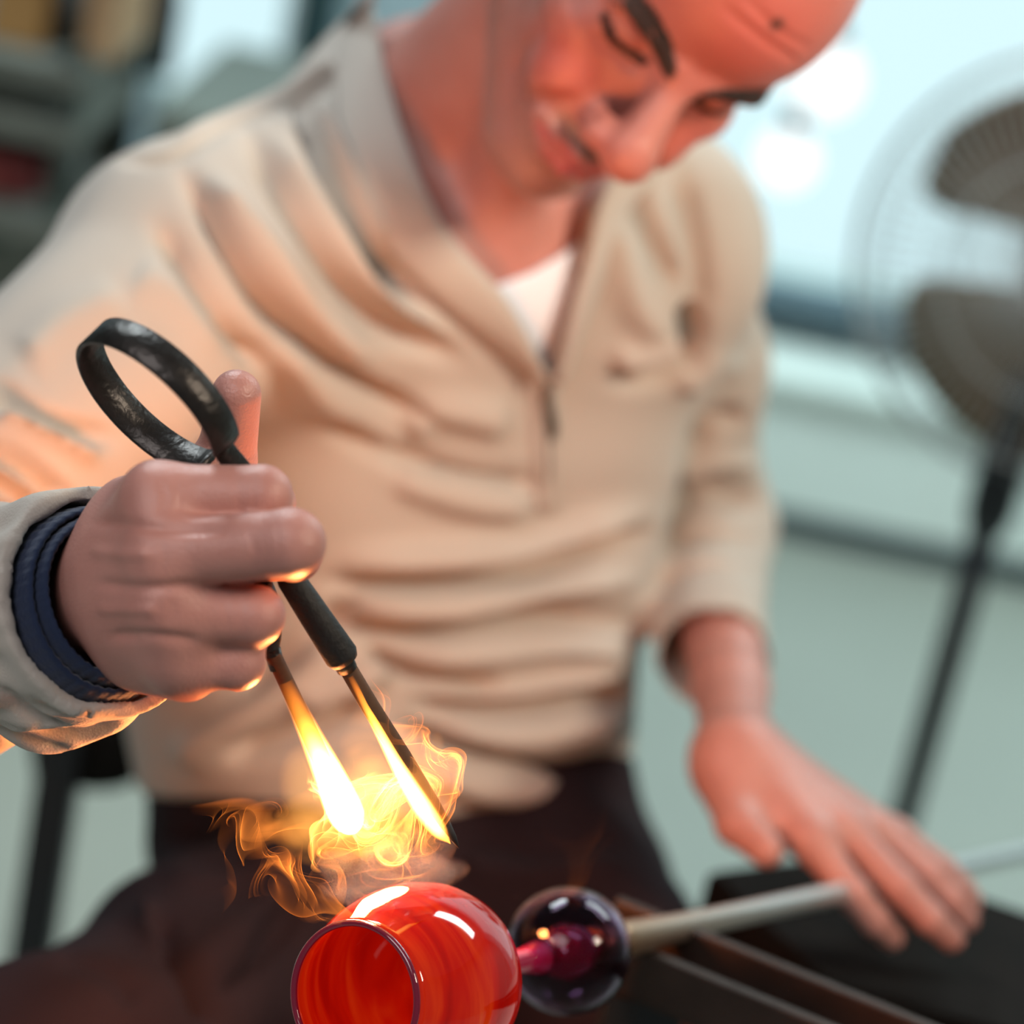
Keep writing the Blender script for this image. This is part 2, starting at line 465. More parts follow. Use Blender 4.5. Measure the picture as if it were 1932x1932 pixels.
# left hand: spread on the blowpipe
WL = C(1388, 1418, 1.470)
Ml = [C(1528, 1582, 1.425), C(1590, 1566, 1.440), C(1645, 1568, 1.458), C(1690, 1580, 1.478)]
f_lh_back = s_group(
    [('u', 0, chain([LE, C(1378, 1300, 1.555), WL], [.036, .0225, .0205], 0.01))] +
    [('u', 0.02, s_cap(C(1375+9*i, 1440-4*i, 1.462+.006*i), Ml[i], .0165, .0118-.0006*i)) for i in range(4)] +
    [('u', 0.014, chain([C(1372, 1470, 1.455), C(1392, 1555, 1.425), C(1446, 1604, 1.405)], [.0165, .0125, .0098])),
     ('u', 0.012, s_cap(C(1400, 1520, 1.45), C(1500, 1570, 1.44), .014, .010))])
f_lh_fing = s_group([
    ('u', 0, finger([Ml[0], C(1612, 1690, 1.412), C(1652, 1738, 1.415), C(1682, 1768, 1.425)], [.0112, .0092, .0082, .0072])),
    ('u', 0.002, finger([Ml[1], C(1700, 1675, 1.425), C(1757, 1735, 1.422), C(1796, 1770, 1.430)], [.0112, .0094, .0084, .0074])),
    ('u', 0.002, finger([Ml[2], C(1752, 1654, 1.448), C(1795, 1700, 1.446), C(1824, 1735, 1.450)], [.0108, .0088, .0078, .0070])),
    ('u', 0.002, finger([Ml[3], C(1775, 1636, 1.474), C(1812, 1672, 1.474), C(1838, 1702, 1.476)], [.0100, .0078, .0070, .0062]))])
def f_lhand(P): return smin(f_lh_back(P), f_lh_fing(P), 0.008)
def boxed(f, lo, hi):
    lo = np.asarray(lo); hi = np.asarray(hi); c = (lo+hi)/2; e = (hi-lo)/2
    def g(P): return np.maximum(f(P), (np.abs(P-c)-e).max(1))
    return g
def bounds(pts, pad):
    pts = np.array(pts); return pts.min(0)-pad, pts.max(0)+pad

V1, F1 = mesh_sdf(boxed(f_skin_top, (-0.145, 0.08, -1.68), (0.28, 0.50, -1.17)), (-0.15, 0.075, -1.69), (0.29, 0.51, -1.165), 0.0019)
V1 = relax(V1, F1, 1, 0.4)
# head-space masks for brows, lips, beard shadow, flush
Q = ((V1-HC) @ HR)*1000
gx = lambda c, r: np.exp(-(((Q-np.array(c))/np.array(r))**2).sum(1))
ss = lambda x, a, b: np.clip((x-a)/(b-a), 0, 1)**2*(3-2*np.clip((x-a)/(b-a), 0, 1))
lipc = np.maximum(np.maximum(gx((MX, -63, 100), (20, 4.2, 14)), gx((MX, -72, 99), (19, 5.5, 14))), np.maximum(0.8*gx((MX-19, -66, 92), (9, 3.6, 12)), 0.8*gx((MX+19, -66, 92), (9, 3.6, 12))))
lip = np.clip(lipc*2.2-0.3, 0, 1)
jaw = ss(-Q[:, 1], 42, 62)*ss(Q[:, 2], -20, 15)*ss(-Q[:, 1]+Q[:, 2]*0.15, 30, 60)
jaw *= ss(150+Q[:, 1], 0, 30)
must = np.clip(1.1*gx((MX, -55.5, 98), (28, 6.0, 20)), 0, 0.92)
side = ss(np.abs(Q[:, 0]), 44, 58)*ss(-Q[:, 1], -20, 10)*ss(Q[:, 2], -15, 5)*ss(60-Q[:, 2], 0, 30)
stub = np.clip(np.maximum(np.maximum(jaw*0.42, must), side*0.5), 0, 1)*(1-lip)
stub *= (f_head(V1) < 0.004)
flush = np.clip(0.12 + 0.55*gx((0, -38, 112), (16, 14, 16)) + 0.5*(gx((42, -28, 70), (24, 20, 30))+gx((-42, -28, 70), (24, 20, 30))) + 0.6*gx((0, 55, 80), (70, 45, 50)) + 0.4*gx((-40, -60, 70), (25, 25, 30)), 0, 0.8)
MOLE = Q[np.argmin(np.hypot(*(pix(V1)-np.array([1468, 48])).T) + 1e4*(V1[:, 2] < HC[2]+0.0))]
mole = np.clip(1.6*np.exp(-(((Q-MOLE)/3.2)**2).sum(1)), 0, 1)
# creases of brow, forehead, eye corner, cheek
V1 = folds(V1, F1, [([(1360, 10), (1440, 75), (1510, 120)], -0.0014, 10), ([(1400, -10), (1470, 60), (1535, 95)], -0.0012, 9),
                    ([(1268, 88), (1300, 120)], -0.0016, 9), ([(1150, 175), (1060, 150), (1010, 190)], 0.0, 10),
                    ([(960, 150), (985, 95), (1010, 70)], -0.0012, 12), ([(1160, 70), (1200, 112), (1235, 118)], -0.0010, 7)])

# eyelid slits
rlo, rhi = bounds([C(120, 840, .99), C(620, 1330, .89), C(150, 700, 1.0), C(150, 1200, 1.0)], 0.010)
V2, F2 = mesh_sdf(boxed(f_rhand, rlo+0.003, rhi-0.003), rlo, rhi, 0.0011)
V2 = relax(V2, F2, 1, 0.4)
V2 = folds(V2, F2, [  # knuckle wrinkles, tendons and veins on the back of the fist
    ([(300, 905), (312, 940), (300, 975)], -0.0003, 7), ([(330, 900), (340, 940), (332, 978)], -0.0002, 6),
    ([(440, 895), (452, 930), (444, 965)], -0.0002, 7), ([(470, 890), (480, 930), (474, 965)], -0.0002, 6),
    ([(300, 1020), (310, 1050), (300, 1080)], -0.0003, 7), ([(470, 1000), (480, 1040), (476, 1080)], -0.0003, 8), ([(520, 985), (528, 1030), (522, 1075)], -0.0002, 7),
    ([(320, 1130), (328, 1155), (322, 1180)], -0.0003, 7), ([(420, 1130), (428, 1160), (424, 1190)], -0.0003, 7), ([(450, 1130), (458, 1160), (452, 1190)], -0.0002, 6),
    ([(350, 1220), (356, 1245), (350, 1270)], -0.0002, 6), ([(400, 1225), (408, 1250), (402, 1275)], -0.0003, 7),
    ([(170, 985), (240, 990), (330, 1000), (430, 1000)], -0.0016, 12), ([(180, 1100), (260, 1110), (380, 1105)], -0.0016, 12),
    ([(200, 1200), (280, 1200), (380, 1210)], -0.0015, 12), ([(170, 1040), (230, 1045), (290, 1045)], 0.0012, 12), ([(180, 1150), (240, 1150), (300, 1152)], 0.0012, 12)])
llo, lhi = bounds([C(1240, 1180, 1.60), C(1860, 1800, 1.40), WL, C(1340, 1180, 1.66)], 0.015)
V3, F3 = mesh_sdf(boxed(f_lhand, llo+0.004, lhi-0.004), llo, lhi, 0.0017)
V3 = relax(V3, F3, 1, 0.4)

# arms and shoulders under the clothes carry the hands: all united into one continuous surface
f_arms = s_group([('u', 0, s_cap(RS, LS, 0.036, 0.036)), ('u', 0.02, s_cap(RS, RE, 0.038, 0.036)), ('u', 0.02, s_cap(RE, C(165, 1130, 0.99), 0.038, 0.024)),
                  ('u', 0.02, chain([LS, C(1285, 700, 1.675), LE], [0.034, 0.024, 0.020], 0.02)), ('u', 0.02, s_cap(LE, C(1362, 1215, 1.598), 0.020, 0.018))])
V4, F4 = mesh_sdf(f_arms, *bounds([RS, LS, RE, LE, C(165, 1130, 0.99), C(1362, 1215, 1.598)], 0.06), 0.007)
def temp_body(V, F, at):
    m = mesh_np('body_piece', V, F)
    for nm, arr in at.items():
        a = m.attributes.new(nm, 'FLOAT', 'POINT'); a.data.foreach_set('value', np.asarray(arr, np.float32))
    o = bpy.data.objects.new('body_piece', m); coll.objects.link(o); return o
zz = lambda V, v=0.0: np.full(len(V), v)
plain = lambda V: {'lip': zz(V), 'stubble': zz(V), 'flush': zz(V, 0.05), 'mole': zz(V)}
pieces = [temp_body(V1, F1, {'lip': lip, 'stubble': stub, 'flush': flush, 'mole': mole})] + [temp_body(V, F, plain(V)) for V, F in ((V4, F4), (V2, F2), (V3, F3))]
for o in pieces[1:]:
    md = pieces[0].modifiers.new('unite', 'BOOLEAN'); md.operation = 'UNION'; md.solver = 'MANIFOLD'; md.object = o
bpy.context.view_layer.update()
dg = bpy.context.evaluated_depsgraph_get()
me = bpy.data.meshes.new_from_object(pieces[0].evaluated_get(dg), depsgraph=dg)
for o in pieces:
    om = o.data; bpy.data.objects.remove(o); bpy.data.meshes.remove(om)
me.name = 'person'; me.materials.clear()
person = new_obj('person', me, M_skin)
tag(person, 'seated person in beige half-zip shirt leaning over the hot glass, holding tongs', 'person')

# eyebrows, lashes: separate hair
bvh_head = BVHTree.FromPolygons([Vector(v) for v in V1], [tuple(f) for f in F1])
def on_head(x, y, z=None):
    """point of the head surface in front of head coordinates (x,y)"""
    o = H(x, y, 200); dirn = -(HR[:, 2])
    hit = bvh_head.ray_cast(Vector(o), Vector(dirn))
    return np.array(hit[0]) if hit[0] else H(x, y, 80)
def hair_strokes(name, path, n, length, lean, spread, radius, parent):
    bm = bmesh.new(); rnd = random.Random(3)
    for i in range(n):
        t = rnd.random(); k = min(int(t*(len(path)-1)), len(path)-2); f = t*(len(path)-1)-k
        a = [path[k][j]*(1-f)+path[k+1][j]*f for j in range(2)]
        w = spread*(1-0.55*abs(2*t-0.8))
        x = a[0]+rnd.uniform(-1, 1)*2; y = a[1]+rnd.uniform(-1, 1)*w
        p = on_head(x, y); q = on_head(x+lean[0]*length*rnd.uniform(.7, 1.2), y+lean[1]*length*rnd.uniform(.4, 1.4))
        up = HR[:, 2]*0.0012
        tube(bm, [W(p), W((p+q)/2+up), W(q+up*0.6)], [radius, radius*.9, radius*.2], 4, False)
    return new_obj(name, bm_mesh(name, bm), M_hair, parent)
for s in (-1, 1):
    hair_strokes('eyebrow', [(s*10, 9), (s*25, 16), (s*42, 18.5), (s*60, 10)], 520, 9, (s*0.9, 0.3), 7.0, 0.00045, person)
    hair_strokes('eyelashes', [(s*17, 0), (s*25, -3), (s*36, -3.5), (s*46, 1)], 200, 6, (s*0.25, -0.7), 1.3, 0.0006, person)

# ---------------------------------------------------------------- clothes
f_sleeves = s_group([('u', 0, chain([RS, RE], [0.064, 0.058])), ('u', 0.02, s_cap(RE, RE + (RCUFF-RE)*0.45, 0.056, 0.050)),
                     ('u', 0.05, chain([LS, C(1285, 700, 1.675), LE, LCUFF + (LCUFF-LE)*0.35], [0.062, 0.050, 0.039, 0.037], 0.03))])
NECKLINE = OPEN_NECK
HEM = [(100, 1440), (240, 1475), (330, 1500), (600, 1525), (860, 1545), (1060, 1535), (1150, 1495), (1200, 1450), (1400, 1400)]
axL = LCUFF-LE; axL = axL/np.linalg.norm(axL)
def f_shirt(P):
    d = smin(f_trunk(P), f_sleeves(P), 0.016)
    pr = poly_sd(pix(P), NECKLINE)*(-P[:, 2])/FPX
    hole = np.maximum(pr, -P[:, 2]-1.60)
    d = np.maximum(d, -hole)
    # left sleeve ends pushed up on the forearm: an open, hollow end
    past = (P - (LCUFF + axL*0.012)) @ axL
    near = s_cap(LCUFF, LCUFF + axL*0.12, 0.050)(P)
    d = np.maximum(d, -np.maximum(-past, near))
    inner = s_cap(LE + axL*0.06, LCUFF + axL*0.06, 0.030, 0.0335)(P)
    d = np.maximum(d, -inner)
    hem = poly_dist(pix(P), HEM)[0]*np.where(in_poly(pix(P), HEM + [(1400, 2600), (100, 2600)]), 1, -1)*(-P[:, 2])/FPX
    return np.maximum(d, hem)
VS, FS = mesh_sdf(f_shirt, (-0.40, -0.235, -1.84), (0.23, 0.33, -1.10), 0.0032)
VS = relax(VS, FS, 2, 0.5)
SHIRT_FOLDS = [
    # belly folds
    ([(620, 1100), (830, 1095), (1010, 1070), (1215, 1005)], -0.0095, 16), ([(640, 1060), (850, 1050), (1020, 1030), (1215, 965)], 0.0081, 28),
    ([(640, 1180), (790, 1195), (960, 1165), (1200, 1175)], -0.0108, 17), ([(660, 1140), (850, 1145), (1010, 1115), (1205, 1090)], 0.0081, 26),
    ([(690, 1225), (800, 1275), (940, 1295)], -0.0108, 15), ([(760, 1235), (900, 1235), (1060, 1225), (1195, 1235)], 0.0081, 26),
    ([(780, 1330), (950, 1335), (1090, 1320), (1195, 1300)], -0.0095, 16), ([(800, 1295), (960, 1310), (1190, 1265)], 0.0068, 22),
    ([(760, 1370), (900, 1420), (1040, 1450), (1180, 1430)], -0.0108, 17), ([(820, 1370), (960, 1385), (1180, 1355)], 0.0081, 26),
    ([(800, 1450), (950, 1490), (1160, 1480)], 0.0081, 22), ([(560, 1330), (650, 1290), (740, 1240)], 0.0081, 24), ([(420, 1420), (560, 1390), (700, 1330)], -0.0081, 24),
    ([(330, 1440), (480, 1340), (640, 1190)], 0.0081, 34), ([(440, 1290), (560, 1230), (680, 1130)], -0.0068, 26),
    # chest pulled towards the right arm
    ([(350, 330), (430, 470), (540, 620), (660, 720), (820, 790)], -0.007, 17), ([(395, 330), (480, 450), (590, 590), (720, 690)], 0.006, 26),
    ([(470, 250), (560, 420), (700, 600), (860, 680)], -0.006, 18), ([(520, 250), (600, 400), (720, 550), (860, 640)], 0.005, 24),
    ([(560, 175), (625, 320), (700, 470), (800, 570)], -0.008, 16), ([(600, 170), (660, 330), (740, 480)], 0.005, 20),
    ([(300, 430), (400, 590), (500, 700)], -0.006, 22), ([(250, 520), (330, 560), (420, 650)], 0.003, 40), ([(230, 560), (120, 610), (40, 680)], 0.003, 40),
    ([(600, 770), (740, 860), (880, 900), (1010, 910)], -0.006, 24), ([(740, 890), (860, 930), (1000, 960)], 0.007, 28), ([(520, 640), (640, 770), (760, 880)], 0.006, 30),
    ([(760, 800), (840, 770), (960, 790)], 0.006, 34),
    # shoulder seam
    ([(650, 130), (540, 190), (430, 240), (330, 290), (230, 310)], -0.003, 9), ([(650, 105), (540, 165), (430, 215), (330, 262)], 0.005, 18),
    # left chest, armpit
    ([(1305, 580), (1312, 630), (1290, 700)], -0.014, 20), ([(1160, 720), (1250, 715), (1310, 660)], -0.006, 15), ([(1150, 680), (1230, 670), (1290, 640)], 0.006, 24),
    ([(1150, 420), (1190, 560), (1250, 640)], 0.005, 34), ([(1290, 330), (1320, 470), (1330, 600)], -0.005, 22), ([(1180, 330), (1220, 430), (1290, 560)], -0.005, 22),
    # sleeve of the left arm
    ([(1290, 860), (1350, 800), (1410, 790)], -0.006, 18), ([(1270, 900), (1350, 870), (1430, 880)], 0.005, 18), ([(1250, 960), (1340, 930), (1440, 950)], -0.006, 16),
    ([(1240, 1030), (1330, 1010), (1440, 1030)], -0.005, 15), ([(1230, 1100), (1330, 1070), (1450, 1080)], -0.005, 14), ([(1280, 740), (1330, 700), (1400, 680)], 0.005, 24),
    # right elbow creases
    ([(-40, 830), (60, 880), (150, 960)], -0.007, 14), ([(-40, 880), (40, 920), (110, 985)], -0.008, 13), ([(-20, 780), (80, 820), (190, 870)], 0.006, 18), ([(-40, 930), (30, 960)], 0.005, 12),
    ([(-20, 720), (90, 790), (220, 830)], -0.005, 16)]
VS = folds(VS, FS, [(p, a*(2.3 if a < 0 else 1.7), w) for p, a, w in SHIRT_FOLDS])
# broad soft undulation of the cloth
nz = wobble(VS, 10)
VS = VS + vnormals(VS, FS)*(nz*0.004)[:, None]

# right fore-sleeve: finer, hollow at the cuff
axR = RCUFF-RE; axR = axR/np.linalg.norm(axR)
nR = np.array([.64, .24, .73]); nR /= np.linalg.norm(nR)      # the cuff opening is cut a little slantwise
def f_sleeve_r(P):
    d = s_cap(RE, RCUFF + axR*0.05, 0.056, 0.0425)(P)
    d = smin(d, s_cap(RCUFF - axR*0.012, RCUFF - axR*0.004, 0.0435)(P), 0.006)
    inner = s_cap(RE + (RCUFF-RE)*0.72, RCUFF + axR*0.06, 0.0400, 0.0395)(P)
    d = np.maximum(d, -inner)
    return np.maximum(d, (P-RCUFF) @ nR)
VR, FR = mesh_sdf(f_sleeve_r, *bounds([RE, RCUFF], 0.065), 0.0018)
VR = relax(VR, FR, 1, 0.4)
nrm = vnormals(VR, FR)
s_ = (VR-RE) @ axR; rad = VR-RE-s_[:, None]*axR; ang = np.arctan2(rad[:, 1], rad[:, 0])
wr = wobble(np.stack([np.cos(ang)*.13, np.sin(ang)*.13, s_*1.9], 1), 20)
L_ = np.linalg.norm(RCUFF-RE)
VR = VR + nrm*((wr*0.0075)*np.clip((L_-s_)/0.03, 0.12, 1)*np.clip((s_-0.01)/0.07, 0, 1))[:, None]
VR = folds(VR, FR, [([(-20, 1290), (60, 1350), (150, 1390), (230, 1360)], -0.004, 13), ([(-20, 1370), (60, 1400), (140, 1425)], -0.004, 11), ([(60, 1330), (160, 1340), (260, 1325)], 0.003, 12)])
me = mesh_np('shirt', np.concatenate([VS, VR]), np.concatenate([FS, FR+len(VS)]))
shirt = new_obj('shirt', me, M_shirt, person)
shirt['label'] = 'beige long-sleeved half-zip shirt, creased at the waist'

# navy knit cuff of the garment under the sleeve
def ring_tube(bm, c, ax, prof, seg=72, ripple=0.0, nr=36):
    n = Vector(ax).orthogonal().normalized(); b = Vector(ax).cross(n); rings = []
    for s, r in prof:
        ring = []
        for k in range(seg):
            a = 2*math.pi*k/seg; rr = r + ripple*math.sin(a*nr) + 0.0012*math.sin(2*a+s*90) + 0.0008*math.sin(3*a+1)
            ring.append(bm.verts.new(Vector(c) + Vector(ax)*s + (n*math.cos(a)+b*math.sin(a))*rr))
        rings.append(ring)
    for a, c2 in zip(rings, rings[1:]+rings[:1]):
        for k in range(seg): bm.faces.new((a[k], a[(k+1) % seg], c2[(k+1) % seg], c2[k]))
R3 = MC.to_3x3()
axRw = R3 @ Vector(nR)
bm = bmesh.new()
ring_tube(bm, W(RCUFF), axRw, [(-0.05, 0.0385), (-0.012, 0.0388), (-0.002, 0.0382), (0.006, 0.0372), (0.0085, 0.0362), (0.0075, 0.0350), (0.0, 0.0345), (-0.05, 0.0340)], 144, 0.00035, 48)
cuff = new_obj('cuff', bm_mesh('cuff', bm), M_navy, shirt); cuff['label'] = 'dark navy knitted cuff'
bm = bmesh.new()
ring_tube(bm, W(RCUFF), axRw, [(-0.05, 0.0335), (0.008, 0.0338), (0.0125, 0.0328), (0.0135, 0.0318), (0.0115, 0.0305), (0.0, 0.0300), (-0.05, 0.0295)], 144, 0.0003, 48)
cuff2 = new_obj('cuff', bm_mesh('cuff', bm), M_navy, shirt); cuff2['label'] = 'inner layer of the dark navy knitted cuff'

# undershirt in the open neck
f_ut = lambda P: np.maximum(np.maximum(f_trunk(P) + 0.003, poly_sd(pix(P), [(880, 556), (930, 541), (1000, 515), (1060, 480), (1096, 452), (1092, 500), (1060, 600), (1030, 705), (985, 650), (920, 570)])*(-P[:, 2])/FPX), -P[:, 2]-1.60)
VU, FU = mesh_sdf(f_ut, *bounds([C(860, 400, 1.40), C(1170, 820, 1.62), C(860, 820, 1.62), C(1170, 400, 1.40)], 0.01), 0.0022)
VU = relax(VU, FU, 1)
us = new_obj('undershirt', mesh_np('undershirt', VU, FU), M_under, person); us['label'] = 'white undershirt showing in the open neck'

# collar, placket and zip laid on the chest
VT, FT = mesh_sdf(f_trunk, (-0.26, -0.235, -1.84), (0.23, 0.33, -1.24), 0.007)
bvh_trunk = BVHTree.FromPolygons([Vector(v) for v in VT], [tuple(f) for f in FT])
bvh_shirt = BVHTree.FromPolygons([Vector(v) for v in VS], [tuple(f) for f in FS])
def drop(px, py, bvh=None, fallback=1.47):
    dr = Vector(C(px, py, 1.0)).normalized()
    hit = (bvh or bvh_trunk).ray_cast(Vector((0, 0, 0)), dr)
    if hit[0] is None: return C(px, py, fallback), np.array([0, 0, 1.0])
    return np.array(hit[0]), np.array(hit[1])
def strip(name, A, Bp, prof, mat_, parent, n=40, bvh=None, smooth_it=3):
    """band between two pixel paths; prof: list of (t across, lift m) for the outer face"""
    a = bez([np.array(p, float) for p in A], n); b = bez([np.array(p, float) for p in Bp], n)
    m = len(prof); V = np.zeros((n, m, 3)); N = np.zeros((n, m, 3))
    for i in range(n):
        for j, (t, l) in enumerate(prof):
            q = a[i]*(1-t) + b[i]*t
            V[i, j], N[i, j] = drop(q[0], q[1], bvh)
    for _ in range(smooth_it):
        V[1:-1] = (V[:-2]+2*V[1:-1]+V[2:])/4; N[1:-1] = (N[:-2]+2*N[1:-1]+N[2:])/4
    for j, (t, l) in enumerate(prof): V[:, j] += N[:, j]*l
    back = V - N*0.0028
    vs = np.concatenate([V.reshape(-1, 3), back.reshape(-1, 3)]); o = n*m; F = []
    g = lambda i, j, k: k*o + i*m + j
    for i in range(n-1):
        for j in range(m-1):
            F.append((g(i, j, 0), g(i+1, j, 0), g(i+1, j+1, 0), g(i, j+1, 0))); F.append((g(i, j, 1), g(i, j+1, 1), g(i+1, j+1, 1), g(i+1, j, 1)))
        F.append((g(i, 0, 0), g(i, 0, 1), g(i+1, 0, 1), g(i+1, 0, 0))); F.append((g(i, m-1, 0), g(i+1, m-1, 0), g(i+1, m-1, 1), g(i, m-1, 1)))
    for j in range(m-1):
        F.append((g(0, j, 0), g(0, j+1, 0), g(0, j+1, 1), g(0, j, 1))); F.append((g(n-1, j, 0), g(n-1, j, 1), g(n-1, j+1, 1), g(n-1, j+1, 0)))
    me = mesh_np(name, vs, F)
    bm = bmesh.new(); bm.from_mesh(me); bmesh.ops.recalc_face_normals(bm, faces=bm.faces); bm.to_mesh(me); bm.free()
    return new_obj(name, me, mat_, parent)
cl = strip('collar', [(716, -15), (708, 75), (728, 215), (775, 352), (835, 455), (928, 542), (985, 628), (1022, 700)],
      [(655, 32), (632, 115), (642, 240), (690, 380), (752, 490), (842, 585), (925, 650), (1000, 712)],
      [(0, .010), (.12, .0125), (.35, .011), (.62, .0085), (.85, .005), (1, .001)], M_shirt, shirt, 46)
cr = strip('collar', [(1032, 700), (1062, 580), (1090, 470), (1112, 390), (1165, 310), (1250, 200)],
      [(1062, 715), (1110, 600), (1150, 490), (1185, 400), (1240, 330), (1320, 230)],
      [(0, .010), (.15, .0125), (.4, .010), (.75, .006), (1, .001)], M_shirt, shirt, 34)
M_zip = mat('dark_zip_metal', (0.10, 0.07, 0.055), 0.45, 0.6, noise_scale=300)
pl = strip('placket', [(1002, 690), (1000, 770), (1004, 850), (1012, 960)], [(1050, 690), (1052, 770), (1054, 850), (1050, 960)],
      [(0, .001), (.2, .004), (.40, .0045), (.5, .0005), (.60, .0045), (.8, .004), (1, .001)], M_shirt, shirt, 30, bvh_shirt)
zp = strip('zip', [(1022, 690), (1022, 770), (1025, 850), (1029, 905)], [(1030, 690), (1031, 770), (1033, 850), (1033, 905)], [(0, .0030), (.5, .0036), (1, .0030)], M_zip, shirt, 30, bvh_shirt)
bm = bmesh.new()
pts = [drop(px, py, bvh_shirt) for px, py in ((1024, 742), (1027, 770), (1032, 800), (1030, 822))]
tube(bm, [W(p + nn*0.006) for p, nn in pts], [0.0022, 0.0028, 0.0032, 0.0022], 8)
tube(bm, [W(p + nn*0.0045) for p, nn in [drop(1024, 728, bvh_shirt), drop(1025, 752, bvh_shirt)]], [0.0038, 0.0032], 8)
new_obj('zip_pull', bm_mesh('zip_pull', bm), M_zip, zp)

# trousers
KR, KL = C(110, 2080, 1.30), C(1330, 2150, 1.40)
f_tr = s_group([('u', 0, s_cap(C(590, 1500, 1.645), C(868, 1520, 1.705), 0.106, 0.104)), ('u', 0.05, s_cap(C(600, 1720, 1.70), C(960, 1720, 1.74), 0.11)),
                ('u', 0.05, chain([C(650, 1690, 1.63), KR, KR + np.array([0.02, -0.53, -0.16])], [0.090, 0.066, 0.05], 0.03)),
                ('u', 0.05, chain([C(930, 1620, 1.68), KL, KL + np.array([0.0, -0.44, -0.17])], [0.095, 0.070, 0.05], 0.03))])
VP, FP = mesh_sdf(f_tr, (-0.40, -0.90, -1.90), (0.36, -0.09, -1.18), 0.0045)
VP = relax(VP, FP, 2)
VP = folds(VP, FP, [([(300, 1720), (330, 1820), (400, 1940)], -0.012, 18), ([(540, 1600), (480, 1720), (330, 1860)], 0.008, 40), ([(600, 1650), (500, 1790), (400, 1880)], -0.010, 22),
                    ([(320, 1560), (420, 1570), (520, 1540)], -0.006, 18), ([(300, 1640), (420, 1650), (520, 1620)], 0.006, 24), ([(880, 1570), (1000, 1600), (1150, 1590)], -0.006, 18),
                    ([(870, 1640), (1000, 1650), (1180, 1640)], 0.006, 22), ([(270, 1690), (280, 1740), (310, 1800)], 0.008, 22), ([(100, 1800), (200, 1840), (260, 1900)], -0.006, 25)])
nz = wobble(VP, 14)
VP = VP + vnormals(VP, FP)*(nz*0.005)[:, None]
tr = new_obj('trousers', mesh_np('trousers', VP, FP), M_trouser, person); tr['label'] = 'dark brown work trousers'

# ---------------------------------------------------------------- glass on the blowpipe
def emissive(name, color, strength, base=(0.02, 0.02, 0.02)):
    m = mat(name, base, 0.5)
    b = m.node_tree.nodes['Principled BSDF']
    b.inputs['Emission Color'].default_value = (*color, 1); b.inputs['Emission Strength'].default_value = strength
    return m
PA, PB = CW(672, 1880, .98), CW(1650, 1671, 1.45)
PD = (PB-PA).normalized(); PLEN = (PB-PA).length
def hot_glass():
    m = mat('glowing_red_glass', (0.62, 0.03, 0.012), 0.06)
    nt = m.node_tree; b = nt.nodes['Principled BSDF']
    b.inputs['Coat Weight'].default_value = 0.3; b.inputs['Coat Roughness'].default_value = 0.03
    b.inputs['IOR'].default_value = 1.5
    tc = nt.nodes.new('ShaderNodeTexCoord'); mp = nt.nodes.new('ShaderNodeMapping')
    mp.inputs['Rotation'].default_value = PD.to_track_quat('Z', 'Y').inverted().to_euler()
    nt.links.new(tc.outputs['Object'], mp.inputs['Vector'])
    sc = nt.nodes.new('ShaderNodeVectorMath'); sc.operation = 'MULTIPLY'; sc.inputs[1].default_value = (12, 12, 75)
    nt.links.new(mp.outputs['Vector'], sc.inputs[0])
    n = nt.nodes.new('ShaderNodeTexNoise'); n.inputs['Scale'].default_value = 1.0; n.inputs['Detail'].default_value = 4; n.inputs['Distortion'].default_value = 0.8
    nt.links.new(sc.outputs['Vector'], n.inputs['Vector'])
    cr = nt.nodes.new('ShaderNodeValToRGB'); e = cr.color_ramp.elements
    e[0].position = 0.34; e[0].color = (0.50, 0.003, 0.001, 1); e[1].position = 0.66; e[1].color = (0.85, 0.036, 0.003, 1)
    x = e.new(0.52); x.color = (0.70, 0.008, 0.001, 1); x = e.new(0.76); x.color = (0.90, 0.12, 0.012, 1)
    nt.links.new(n.outputs['Fac'], cr.inputs['Fac'])
    dk = nt.nodes.new('ShaderNodeVectorMath'); dk.operation = 'SCALE'; dk.inputs['Scale'].default_value = 0.30
    nt.links.new(cr.outputs['Color'], dk.inputs[0]); nt.links.new(dk.outputs['Vector'], b.inputs['Base Color']); nt.links.new(cr.outputs['Color'], b.inputs['Emission Color'])
    b.inputs['Emission Strength'].default_value = 0.38
    return m
M_hot = hot_glass()
M_rim = mat('cooling_purple_glass_edge', (0.10, 0.012, 0.03), 0.05, Emission_Color=(0.35, 0.0, 0.02, 1), Emission_Strength=0.15, Coat_Weight=0.8)
vessel = empty('glass_vessel', PA + PD*0.04 + Vector((0, 0, -0.042)))
tag(vessel, 'glowing red hot glass cup with its open mouth towards the viewer', 'glass cup')
outer = [(0.0, .0292), (.003, .0300), (.010, .0325), (.020, .0362), (.032, .0390), (.044, .0402), (.056, .0393), (.066, .0362), (.074, .0312), (.080, .0240), (.084, .0160), (.087, .0095), (.089, .0060)]
inner = [(.0885, .001), (.086, .001), (.080, .012), (.074, .024), (.064, .0325), (.050, .0362), (.036, .0362), (.022, .0335), (.010, .0298), (.003, .0278), (0.0, .0272)]
bm = bmesh.new(); lathe(bm, PA, PD, outer + inner, 96, True)
new_obj('cup_body', bm_mesh('cup_body', bm), M_hot, vessel)
bm = bmesh.new(); lathe(bm, PA, PD, [(-.0012 + .0014*math.cos(a), .0282 + .0014*math.sin(a)) for a in [2*math.pi*k/12 for k in range(12)]], 96, True)
rim = new_obj('cup_rim', bm_mesh('cup_rim', bm), M_rim, vessel); rim['label'] = 'dark purple rim of the cup'
bm = bmesh.new(); lathe(bm, PA, PD, [(.086, .001), (.086, .0085), (.092, .0066), (.110, .0052), (.130, .0054), (.146, .0075), (.147, .001)], 32)
NECK_BM = bm
